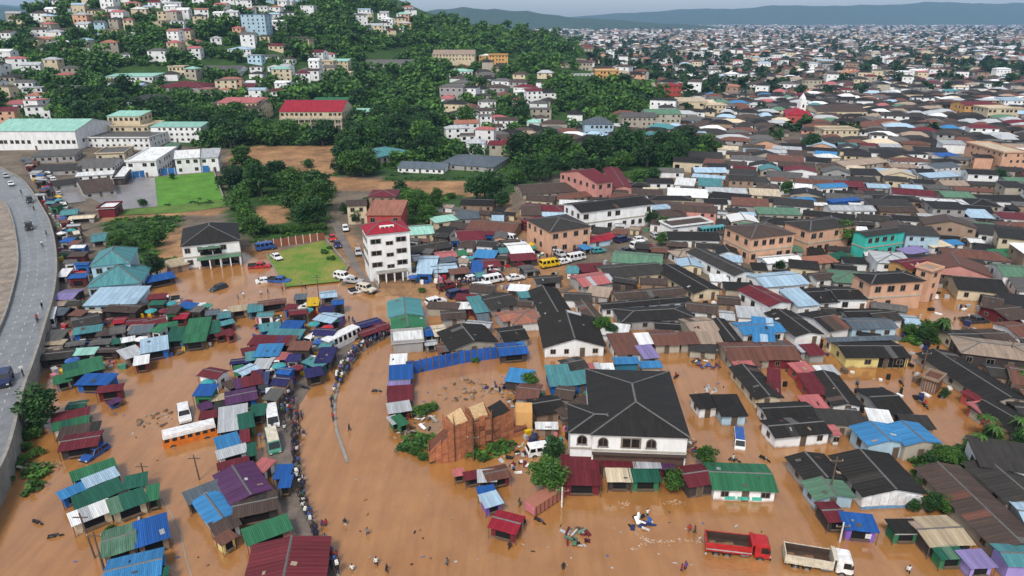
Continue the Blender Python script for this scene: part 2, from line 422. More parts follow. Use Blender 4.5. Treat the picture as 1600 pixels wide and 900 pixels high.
# ------------------------------------------------------------------ sheets: roads, fields, yards
def sheet(name, pts, mat, z=.3, kind='structure', parent=None, rel=True):
    P = [flat(x, y, z) for x, y in pts]
    o = obj(name, mesh(name, P, [tuple(range(len(P)))], [mat]), parent)
    if parent is None: o['kind'] = kind
    return o
def area(P):
    return sum(P[i][0]*P[(i+1) % len(P)][1]-P[(i+1) % len(P)][0]*P[i][1] for i in range(len(P)))
def gmat(nm, c, sc=.3, lo=.7, hi=1.3, rough=.85):
    m, n, l, b = nt(nm); geo = n.new('ShaderNodeNewGeometry')
    a = noise(n, l, geo.outputs['Position'], sc, 6, .65); a2 = noise(n, l, geo.outputs['Position'], sc*9, 3, .6)
    c_ = mix(n, l, 1.0, (*c, 1), ramp(n, l, a, .3, (lo,lo,lo,1), .7, (hi,hi,hi,1)), 'MULTIPLY')
    c_ = mix(n, l, 1.0, c_, ramp(n, l, a2, .3, (.8,.8,.8,1), .7, (1.2,1.2,1.2,1)), 'MULTIPLY')
    l.new(c_, b.inputs['Base Color']); b.inputs['Roughness'].default_value = rough
    return m
ASPH = gmat('wet_asphalt', (.185,.188,.192), .06, .82, 1.15, .36)
FIELDG = gmat('pitch_grass', (.085,.235,.014), .16, .66, 1.22)
m, n, l, b = nt('worn_lawn_grass'); geo = n.new('ShaderNodeNewGeometry')
a = noise(n, l, geo.outputs['Position'], .16, 5, .65)
a2 = noise(n, l, geo.outputs['Position'], 2.5, 3, .6)
c = mix(n, l, ramp(n, l, a, .42, (0,0,0,1), .68, (1,1,1,1)), (.095,.20,.016), (.28,.24,.05))
c = mix(n, l, 1.0, c, ramp(n, l, a2, .3, (.75,.75,.75,1), .7, (1.2,1.2,1.2,1)), 'MULTIPLY')
l.new(c, b.inputs['Base Color']); b.inputs['Roughness'].default_value = .9
LAWN = m
WETY = gmat('wet_yard_concrete', (.22,.20,.195), .2, .8, 1.2, .3)
MUDR = gmat('muddy_road', (.17,.135,.11), .25, .7, 1.3, .45)
DIRT = gmat('dry_dirt', (.27,.22,.175), .35, .5, 1.35)
GRASSV = gmat('verge_grass', (.09,.16,.02), .2, .6, 1.4)
sheet('field', [cr('10',970,208), cr('10',1335,175), cr('10',1398,345), cr('10',985,392)], FIELDG, .34)
sheet('field', [cr('10',725,412), cr('10',985,392), cr('10',1398,345), cr('10',1450,385), cr('10',1130,430), cr('10',725,445)], GRASSV, .30)
sheet('lawn', [cr('11',70,690), cr('11',420,602), cr('11',575,775), cr('11',520,858), cr('11',185,892)], LAWN, .36)
sheet('yard', [cr('10',770,205), cr('10',968,210), cr('10',985,390), cr('10',725,412), cr('10',545,330)], WETY, .30)
sheet('yard', [cr('10',365,275), cr('10',500,255), cr('10',540,355), cr('10',400,375)], WETY, .32)
sheet('path', [cr('11',540,80), cr('11',600,0), cr('01',550,760), cr('01',600,760), cr('11',620,10), cr('11',575,80)], MUDR, .30)
# the lane past the red-roofed block, and the crowded street through the middle of the picture
sheet('road', [cr('11',460,470), cr('11',520,480), cr('11',660,790), cr('11',780,920), cr('11',730,930), cr('11',590,760)], MUDR, .28)
LINE = plain('road_paint', (.48,.48,.47), .7)
# highway on its embankment: (left edge px, right edge px, height)
HW = [((-160,225),(-60,225),.6), ((-75,262),(0,262),.9), ((0,312),(36,284),1.2), ((18,336),(66,328),1.6), ((27,374),(79,358),2.0), ((30,412),(86,402),2.4),
      ((23,450),(83,452),2.8), ((8,500),(68,508),3.1), ((-22,560),(50,565),3.4), ((-60,620),(33,612),3.5), ((-110,700),(14,690),3.5), ((-200,800),(-12,750),3.5), ((-420,990),(-110,930),3.5)]
# smooth the edge lines
def dens(k):
    P = [flat(*h[k], h[2]) for h in HW]; out = []
    for i in range(len(P)-1):
        p0, p1, p2, p3 = P[max(i-1,0)], P[i], P[i+1], P[min(i+2,len(P)-1)]
        for t in np.linspace(0, 1, 7)[:-1]:
            out.append(.5*((2*p1)+(-p0+p2)*t+(2*p0-5*p1+4*p2-p3)*t*t+(-p0+3*p1-3*p2+p3)*t**3))
    return out + [P[-1]]
HL, HR = dens(0), dens(1)
v, f = [], []
for a, b_ in zip(HL, HR): v += [a, b_]
for i in range(len(HL)-1): f.append((2*i, 2*i+1, 2*i+3, 2*i+2))
hwy = obj('road', mesh('road', v, f, [ASPH])); hwy['kind'] = 'structure'
for k in (.27, .52, .77):
    s = 0; i = 0
    while i < len(HL)-1:
        p = HL[i].lerp(HR[i], k); q = HL[i+1].lerp(HR[i+1], k)
        L = (q-p).length; nn = max(1, int(L/8))
        for j in range(nn):
            a = p.lerp(q, j/nn); e = p.lerp(q, min(1, (j+.36)/nn)); sd = (q-p).cross(Vector((0,0,1))).normalized()*.075; up = Vector((0,0,.02))
            obj('lane_marking', mesh('lane_marking', [a-sd+up, a+sd+up, e+sd+up, e-sd+up], [(0,1,2,3)], [LINE]), hwy)
        i += 1
def edge_wall(name, P, side, w, z_up, z_dn, mat, label=None, cat=None, a=0, e=None):
    v, f = [], []; e = e or len(P)
    Q = P[a:e]
    for i, p in enumerate(Q):
        d = (Q[min(i+1,len(Q)-1)]-Q[max(i-1,0)]); sd = d.cross(Vector((0,0,1))).normalized()*side*w
        v += [(p.x, p.y, p.z+z_up), (p.x+sd.x, p.y+sd.y, p.z+z_up), (p.x+sd.x*1.3, p.y+sd.y*1.3, z_dn), (p.x, p.y, z_dn)]
    for i in range(len(Q)-1):
        for j in range(4):
            k = (j+1) % 4; f.append((4*i+j, 4*i+k, 4*i+4+k, 4*i+4+j))
    f += [(0,1,2,3), tuple(4*(len(Q)-1)+j for j in (3,2,1,0))]
    o = obj(name, mesh(name, v, f, [mat]))
    if label: tag(o, label, cat)
    else: o['kind'] = 'structure'
    return o
dirn = 1 if (HR[30]-HL[30]).dot((HR[31]-HR[30]).cross(Vector((0,0,1)))) > 0 else -1
edge_wall('retaining_wall', HR, dirn, .5, .45, -1.0, CONC, 'stained concrete retaining wall along the highway beside the market', 'wall')
edge_wall('guard_wall', HL, -dirn, .4, .7, -1.0, CONC, 'low concrete barrier curving along the outer edge of the highway', 'wall')
v = []; f = []
for a, b_ in zip(HL, HR):
    d = (a-b_).normalized(); v += [tuple(a + d*.5 + Vector((0,0,-.25))), tuple(a + d*60 + Vector((0,0,-.6)))]
for i in range(len(HL)-1): f.append((2*i, 2*i+2, 2*i+3, 2*i+1))
o = obj('verge', mesh('verge', v, f, [DIRT])); o['kind'] = 'structure'

HWCELLS = []      # the carriageway stays clear of stalls
for a, b_ in zip(HL, HR):
    for t_ in np.linspace(-.15, 1.12, 26):
        p = a.lerp(b_, float(t_)); HWCELLS.append((int(math.floor(p.x)), int(math.floor(p.y))))

JAM = [(655,466),(760,443),(860,417),(960,396),(1010,378)]      # the market street stays open for its traffic
_P = [flat(*q, 0) for q in JAM]
for a, b_ in zip(_P, _P[1:]):
    for t_ in np.linspace(0, 1, 60):
        p = a.lerp(b_, float(t_))
        for e in np.arange(-4.5, 6.5, .8): HWCELLS.append((int(math.floor(p.x+e*.35)), int(math.floor(p.y+e))))

# ------------------------------------------------------------------ shared small pieces
def window_mesh():
    b = MB(); t = .09
    b.box(-.5,-.5+t,-.07,.02,0,1,0); b.box(.5-t,.5,-.07,.02,0,1,0); b.box(-.5+t,.5-t,-.07,.02,0,t,0); b.box(-.5+t,.5-t,-.07,.02,1-t,1,0)
    b.box(-.03,.03,-.05,.02,t,1-t,0)
    b.poly([(-.5+t,-.02,t),(.5-t,-.02,t),(.5-t,-.02,1-t),(-.5+t,-.02,1-t)], 1)
    return b.me('window', FRAME, GLASS)
def far_window_mesh():
    b = MB(); b.box(-.5,.5,-.06,.02,-.06,0,0)
    b.poly([(-.5,-.03,0),(.5,-.03,0),(.5,-.03,1),(-.5,-.03,1)], 1)
    return b.me('window', FRAME, GLASS)
def door_mesh():
    b = MB(); b.box(-.5,-.42,-.06,.02,0,1,0); b.box(.42,.5,-.06,.02,0,1,0); b.box(-.42,.42,-.06,.02,.95,1,0)
    b.poly([(-.42,-.03,0),(.42,-.03,0),(.42,-.03,.95),(-.42,-.03,.95)], 1)
    return b.me('door', FRAME, WOOD)
def arch_window_mesh():
    b = MB(); n_ = 8
    arc = lambda r, c: [(math.cos(math.pi*i/n_)*r, c+math.sin(math.pi*i/n_)*r*.9) for i in range(n_+1)]
    o_, i_ = arc(.5, .52), arc(.42, .52)
    o_ = [(.5,0)] + o_ + [(-.5,0)]; i_ = [(.42,.04)] + i_ + [(-.42,.04)]
    for k in range(len(o_)-1):
        (a, c), (d, e) = o_[k], o_[k+1]; (g, h), (p, q) = i_[k], i_[k+1]
        b.poly([(a,-.08,c),(d,-.08,e),(p,-.08,q),(g,-.08,h)], 0); b.poly([(g,-.08,h),(p,-.08,q),(p,.0,q),(g,.0,h)], 0)
        b.poly([(d,-.08,e),(a,-.08,c),(a,.02,c),(d,.02,e)], 0)
    b.poly([(x,-.03,z) for x, z in i_], 1)
    b.box(-.55,.55,-.12,.02,-.06,0,0); b.box(-.02,.02,-.06,-.025,.04,.9,0)
    return b.me('arched_window', FRAME, GLASS)
WIN, FWIN, DOOR, AWIN = window_mesh(), far_window_mesh(), door_mesh(), arch_window_mesh()
def sheet_mesh():
    """a corrugated sheet, unit square, ribs along y"""
    v, f, u = [], [], []; n_ = 12
    for i in range(n_+1):
        x = -.5 + i/n_; z = .022*(1 if i % 2 else -1)
        v += [(x,-.5,z),(x,.5,z)]
    for i in range(n_):
        f.append((2*i, 2*i+2, 2*i+3, 2*i+1)); u += [(i*.2,0),(i*.2+.2,0),(i*.2+.2,3),(i*.2,3)]
    return mesh('roof_sheet', v, f, [roofmat('ch')], None, u)
SHEET = sheet_mesh()
CAPU = mesh('ridge_cap', [(-.5,-.16,0),(.5,-.16,0),(.5,0,.09),(-.5,0,.09),(.5,.16,0),(-.5,.16,0)], [(0,1,2,3),(3,2,4,5),(0,3,5),(1,4,2)], [CAPM])
CAPL = CAPU.copy(); CAPL.materials.clear(); CAPL.materials.append(plain('ridge_cap_pale', (.13,.125,.12), .5))

def slopes_of(w, d, h, t, pitch):
    """roof slopes as (polygon, eave direction) ; ridge segments ; gable polygons for the walls"""
    x, y = w/2, d/2; S, C, G = [], [], []
    if t == 'gx':
        r = h + pitch*y
        S = [[(-x,-y,h),(x,-y,h),(x,0,r),(-x,0,r)], [(x,y,h),(-x,y,h),(-x,0,r),(x,0,r)]]; C = [((-x,0,r),(x,0,r))]
    elif t == 'gy':
        r = h + pitch*x
        S = [[(x,-y,h),(x,y,h),(0,y,r),(0,-y,r)], [(-x,y,h),(-x,-y,h),(0,-y,r),(0,y,r)]]; C = [((0,-y,r),(0,y,r))]
    elif t == 'hip':
        if w >= d:
            r = h + pitch*y; k = max(x-y, x*.06)
            S = [[(-x,-y,h),(x,-y,h),(k,0,r),(-k,0,r)], [(x,y,h),(-x,y,h),(-k,0,r),(k,0,r)], [(x,-y,h),(x,y,h),(k,0,r)], [(-x,y,h),(-x,-y,h),(-k,0,r)]]
            C = [((-k,0,r),(k,0,r)),((k,0,r),(x,-y,h)),((k,0,r),(x,y,h)),((-k,0,r),(-x,-y,h)),((-k,0,r),(-x,y,h))]
        else:
            r = h + pitch*x; k = max(y-x, y*.06)
            S = [[(x,-y,h),(x,y,h),(0,k,r),(0,-k,r)], [(-x,y,h),(-x,-y,h),(0,-k,r),(0,k,r)], [(-x,-y,h),(x,-y,h),(0,-k,r)], [(x,y,h),(-x,y,h),(0,k,r)]]
            C = [((0,-k,r),(0,k,r)),((0,-k,r),(x,-y,h)),((0,-k,r),(-x,-y,h)),((0,k,r),(x,y,h)),((0,k,r),(-x,y,h))]
    elif t == 'sh':
        r = h + min(pitch*.42*d, 1.6)
        S = [[(-x,-y,h),(x,-y,h),(x,y,r),(-x,y,r)]]
    else:
        S = [[(-x,-y,h),(x,-y,h),(x,y,h+.05),(-x,y,h+.05)]]
    return S, C
def roof_obj(root, w, d, h, t, key, pitch, th=.10):
    S, C = slopes_of(w, d, h, t, pitch)
    v, f, u = [], [], []
    for P in S:
        k = len(v); n_ = len(P); P = [Vector(p) for p in P]
        e = (P[1]-P[0]).normalized(); nr = e.cross(P[-1]-P[0]).normalized(); q = nr.cross(e)
        uv = [((p-P[0]).dot(e)+.37, (p-P[0]).dot(q)) for p in P]
        v += P + [p-Vector((0,0,th)) for p in P]
        f.append(tuple(range(k, k+n_))); u += uv
        f.append(tuple(k+n_+i for i in reversed(range(n_)))); u += list(reversed(uv))
        for i in range(n_):
            j = (i+1) % n_
            f.append((k+i, k+n_+i, k+n_+j, k+j)); u += [uv[i], uv[i], uv[j], uv[j]]
    o = obj('roof', mesh('roof', v, f, [roofmat(key)], None, u), root)
    return o, S, C
VARIANT = {'ch': 'dg gr br rs lg', 'dg': 'ch gr br rs', 'gr': 'dg lg br', 'br': 'rs dg gr', 'rs': 'br rs mr gr lg', 'mr': 'mr pu rs', 'lg': 'gr wh lg pb', 'wh': 'wh lg',
           'gn': 'dn gn', 'dn': 'gn dn gg', 'bl': 'bl lb', 'lb': 'lb pb', 'pu': 'pu mr', 'be': 'be wh tn lg', 'tn': 'be br tn', 'pk': 'pk rs lg'}
def sheets_on(roof, S, key, rng, share=.045, rows=None, wid=1.3):
    for P in S:
        if len(P) != 4: continue
        P = [Vector(p) for p in P]; e = P[1]-P[0]; q = P[3]-P[0]; L, M_ = e.length, q.length
        if abs(e.dot(q)) > .02*L*M_ or L < 1.2: continue
        nc = max(1, round(L/wid)); nr = rows or max(1, round(M_/3.4))
        e.normalize(); q.normalize(); nm = e.cross(q)
        for i in range(nc):
            for j in range(nr):
                lift = .035 + .014*((i+j) % 2) + rng.random()*.012
                c = P[0] + e*(L*(i+.5)/nc) + q*(M_*(j+.5)/nr) + nm*lift
                if j == 0: c = c - q*(.06+.10*rng.random())
                o = obj('roof_sheet', SHEET, roof)
                k = key
                if rng.random() < share: k = rng.choice(VARIANT.get(key, key).split())
                o.material_slots[0].link = 'OBJECT'; o.material_slots[0].material = roofmat(k)
                mt_ = Matrix((e, q, nm)).transposed().to_4x4(); mt_.translation = c
                o.matrix_local = mt_ @ Matrix.Rotation(rng.uniform(-.012,.012), 4, 'Z') @ Matrix.Diagonal((L/nc*1.03, M_/nr*1.02, 1, 1))
        for _ in range(rng.choice((0,0,0,1,1,2)) if L*M_ > 12 else 0):      # odd offcuts laid over leaks
            o = obj('patch_sheet', SHEET, roof); o.material_slots[0].link = 'OBJECT'; o.material_slots[0].material = roofmat(rng.choice(('gr','rs','br','gr','lg','tn')))
            c = P[0] + e*(L*rng.uniform(.12,.88)) + q*(M_*rng.uniform(.15,.85)) + nm*.10
            mt_ = Matrix((e, q, nm)).transposed().to_4x4(); mt_.translation = c
            o.matrix_local = mt_ @ Matrix.Rotation(rng.uniform(-.25,.25), 4, 'Z') @ Matrix.Diagonal((rng.uniform(.15,.7), rng.uniform(.25,1.1), 1, 1))
def caps_on(roof, C, pale=False):
    for a, b_ in C:
        a, b_ = Vector(a), Vector(b_); d = b_-a
        if d.length < .5: continue
        o = obj('ridge_cap', CAPL if pale else CAPU, roof)
        x = d.normalized(); y = Vector((0,0,1)).cross(x).normalized(); z = x.cross(y)
        m_ = Matrix((x, y, z)).transposed().to_4x4(); m_.translation = (a+b_)/2 + z*.03
        o.matrix_local = m_ @ Matrix.Diagonal((d.length*1.0, 1, 1, 1))
OCC = {k: 1 for c_ in HWCELLS for k in ((c_[0]+i, c_[1]+j) for i in (-1,0,1) for j in (-2,-1,0,1,2))}
def occ_cells(c, u, v, w, d, step=1.0):
    s = set()
    for i in np.arange(-w/2+.3, w/2, step*.8):
        for j in np.arange(-d/2+.3, d/2, step*.8):
            p = c + u*i + v*j; s.add((int(math.floor(p.x/step)), int(math.floor(p.y/step))))
    return s
def mark(c, u, v, w, d):
    for k in occ_cells(c, u, v, w, d): OCC[k] = 1
def taken(c, u, v, w, d):
    s = occ_cells(c, u, v, w, d)
    return sum(1 for k in s if k in OCC)/max(1, len(s))
def house(name, c, ang, w, d, h, t, rk, wk, level, rng, pitch=.36, base=-.6, over=.35, win='auto', stall=False, pale_caps=False, storeys=None, top_only=False):
    """c: ground point at the footprint centre; level 0 far .. 2 near"""
    root = thing(name, c, ang)
    roof, S, C = roof_obj(root, w, d, h, t, rk, pitch)
    if level >= 1 and t in ('gx', 'gy', 'hip'): caps_on(roof, C, pale_caps)
    if level >= 2 and t != 'hip' and t != 'fl': sheets_on(roof, S, rk, rng)
    x, y = max(w/2-over, .4), max(d/2-over, .4); b = MB(); tp = h-.02
    B4 = [(-x,-y),(x,-y),(x,y),(-x,y)]
    if t == 'sh':
        r0 = h + (S[0][2][2]-h)*(over/d); r1 = h + (S[0][2][2]-h)*(1-over/d)
        zt = [r0-.12, r0-.12, r1-.12, r1-.12]
    else: zt = [tp+.08]*4
    for i in range(4):
        j = (i+1) % 4; p, q = B4[i], B4[j]; pts = [(p[0],p[1],base),(q[0],q[1],base),(q[0],q[1],zt[j]),(p[0],p[1],zt[i])]
        if t == 'gx' and i in (1,3) : pts.insert(3, (p[0], 0, h + pitch*(d/2) - .13))
        if t == 'gy' and i in (0,2): pts.insert(3, (0, p[1], h + pitch*(w/2) - .13))
        b.poly(pts)
    wo = b.build('wall', wallmat(wk), root)
    if t == 'fl' and level >= 1:
        pb = MB()
        for (p0, p1, q0, q1) in ((-w/2,w/2,-d/2,-d/2+.2),(-w/2,w/2,d/2-.2,d/2),(-w/2,-w/2+.2,-d/2+.2,d/2-.2),(w/2-.2,w/2,-d/2+.2,d/2-.2)): pb.box(p0,p1,q0,q1,h+.06,h+.55)
        pb.build('parapet', wallmat(wk), root)
    W = WIN if level >= 1 else FWIN
    if level >= 1 and storeys == 2:
        sc_ = MB()
        for (p0, p1, q0, q1) in ((-x-.12,x+.12,-y-.12,-y-.005),(-x-.12,x+.12,y+.005,y+.12),(-x-.12,-x-.005,-y-.005,y+.005),(x+.005,x+.12,-y-.005,y+.005)): sc_.box(p0,p1,q0,q1,h*.47,h*.52)
        sc_.build('string_course', wallmat('s'), root)
    n_st = storeys or (max(1, round(h/3.1)))
    def put(me, nm, px_, py_, pz, sx, sz, rz):
        o = obj(nm, me, root, (px_, py_, pz), rz, (sx, 1, sz)); return o
    if stall:
        # dark panel painting in the trading gap's shade, a counter, corner posts and a raised flap
        ow = max(.8, 2*x*.62)
        o = MB(); o.poly([(-ow/2,-y-.015,.55),(ow/2,-y-.015,.55),(ow/2,-y-.015,min(1.9,h-.3)),(-ow/2,-y-.015,min(1.9,h-.3))]); o.build('opening_shade', OPENSHADE, root)
        o = MB(); o.box(-ow/2-.1,ow/2+.1,-y-.35,-y-.02,.48,.56); o.build('counter', WOOD, root)
        for sx in (-1, 1):
            o = MB(); o.tube((sx*(w/2-.12),-d/2+.12,-.6),(sx*(w/2-.12),-d/2+.12,h-.1), .05, n=5); o.build('post', WOOD, root)
        if d > 2.2:
            o = MB(); o.poly([(x+.015,-.5,base*0-.1),(x+.015,.35,-.1),(x+.015,.35,1.85),(x+.015,-.5,1.85)]); o.build('door', plain('stall_door', (.10,.075,.06), .8), root)
    elif win == 'auto':
        sh = h/n_st
        for s_ in range(n_st):
            z0 = s_*sh + .32*sh + .05; hh = min(1.75, .44*sh); ws = min(max(sh/3.0, .85), 1.5)
            nf = max(1, int(2*x/2.7)) if level else max(1, int(2*x/3.6))
            for i in range(nf):
                px_ = -x + 2*x*(i+.5)/nf + rng.uniform(-.25,.25)
                if rng.random() < .14: continue
                if s_ == 0 and i == nf//2 and level:
                    put(DOOR, 'door', px_, -y-.01, -.05, 1.0, 2.1, 0)
                else: put(W, 'window', px_, -y-.01, z0, ws*rng.choice((1.1,1.3,1.5)), hh, 0)
            ns = max(1, int(2*y/3.4)) if level else max(1, int(2*y/5.0))
            for sx in (-1, 1):
                # only the long sides that the place shows
                for i in range(ns):
                    if rng.random() < .25: continue
                    py_ = -y + 2*y*(i+.5)/ns
                    put(W, 'window', sx*(x+.01), py_, z0, 1.15*ws, hh, R(90)*sx)
    u = Vector((math.cos(ang), math.sin(ang), 0)); v_ = Vector((-math.sin(ang), math.cos(ang), 0))
    mark(Vector((c[0], c[1], 0)), u, v_, w, d)
    return root
def fit(A, B, C, h, t, pitch=.36):
    """eave corners in the photo -> centre, heading, width, depth"""
    a, b_, c = at(*A, h), at(*B, h), at(*C, h)
    g = (bz((a.x+b_.x)/2, (a.y+b_.y)/2))
    a, b_, c = flat(*A, h+g), flat(*B, h+g), flat(*C, h+g)
    u = (b_-a); u.z = 0; w = u.length; u.normalize(); v = Vector((-u.y, u.x, 0))
    d = (c-b_).dot(v)
    if t == 'sh':
        for _ in range(3):
            c = flat(*C, h+g+min(pitch*.42*max(d,.5), 1.6)); d = (c-b_).dot(v)
    elif t in ('gx', 'hip'):           # from a low angle the top line seen is the ridge, not the back eave
        e = d
        for _ in range(12):
            c = flat(*C, h+g+pitch*max(e,.5)/2); e = .5*e + .5*2*(c-b_).dot(v)
        if e > 1.2: d = min(d, e) if e < d else d
    d = max(d, 1.2)
    ctr = (a+b_)/2 + v*(d/2); ctr.z = g
    return ctr, math.atan2(u.y, u.x), w, d
def words_for(rk, wk, t, name, w, d, h):
    sz = 'long ' if max(w, d) > 2.2*min(w, d) else ''
    kind = {'gx': 'gabled', 'gy': 'gable-fronted', 'hip': 'hip-roofed', 'sh': 'lean-to', 'fl': 'flat-topped'}[t]
    return f"{ROOF[rk][1]}-roofed {sz}{kind} {name.replace('_',' ')}, {WALL[wk][1]} walls"
def manual(rows, name, cat, level, group, stall=False, seed=1):
    rng = random.Random(seed)
    for ln in rows.strip().splitlines():
        ln = ln.split('#')[0].strip()
        if not ln: continue
        body, _, lab = ln.partition('|')
        p = body.split(); c = p[0]; q = [float(x) for x in p[1:7]]; h = float(p[7]); t, rk, wk = p[8:11]; h *= (.73 if stall else .69 if h < 4.0 else .72 if h < 5.3 and name == 'house' else K)
        opt = dict(x.split('=') for x in p[11:])
        pitch = float(opt.get('p', .22 if not stall else .16))
        if name == 'hillside_house': q[1] = q[3] = (q[1]+q[3])/2
        ctr, ang, w, d = fit(cr(c, q[0], q[1]), cr(c, q[2], q[3]), cr(c, q[4], q[5]), h, t, pitch)
        if stall: w *= 1.12; d *= 1.14
        elif name == 'house' and opt.get('n', 'house') == 'house': w *= 1.06; d *= 1.10
        if name == 'hillside_house' and ctr.y > 330: d = min(max(d, .45*w), .8*w)
        lv = int(opt.get('lv', level if ctr.y < 160 else min(level, 1))); nm = opt.get('n', name); ct = opt.get('cat', cat)
        o = house(nm, ctr, ang, w, d, h, t, rk, wk, lv, rng, pitch, stall=stall and opt.get('win') is None, pale_caps=opt.get('cap') == '1',
                  storeys=int(opt['st']) if 'st' in opt else None, win=opt.get('win', 'auto'), base=-.6 if ctr.z < 1 else -4)
        lab = lab.strip()
        tag(o, lab or words_for(rk, wk, t, nm, w, d, h), ct, group, auto=not lab)

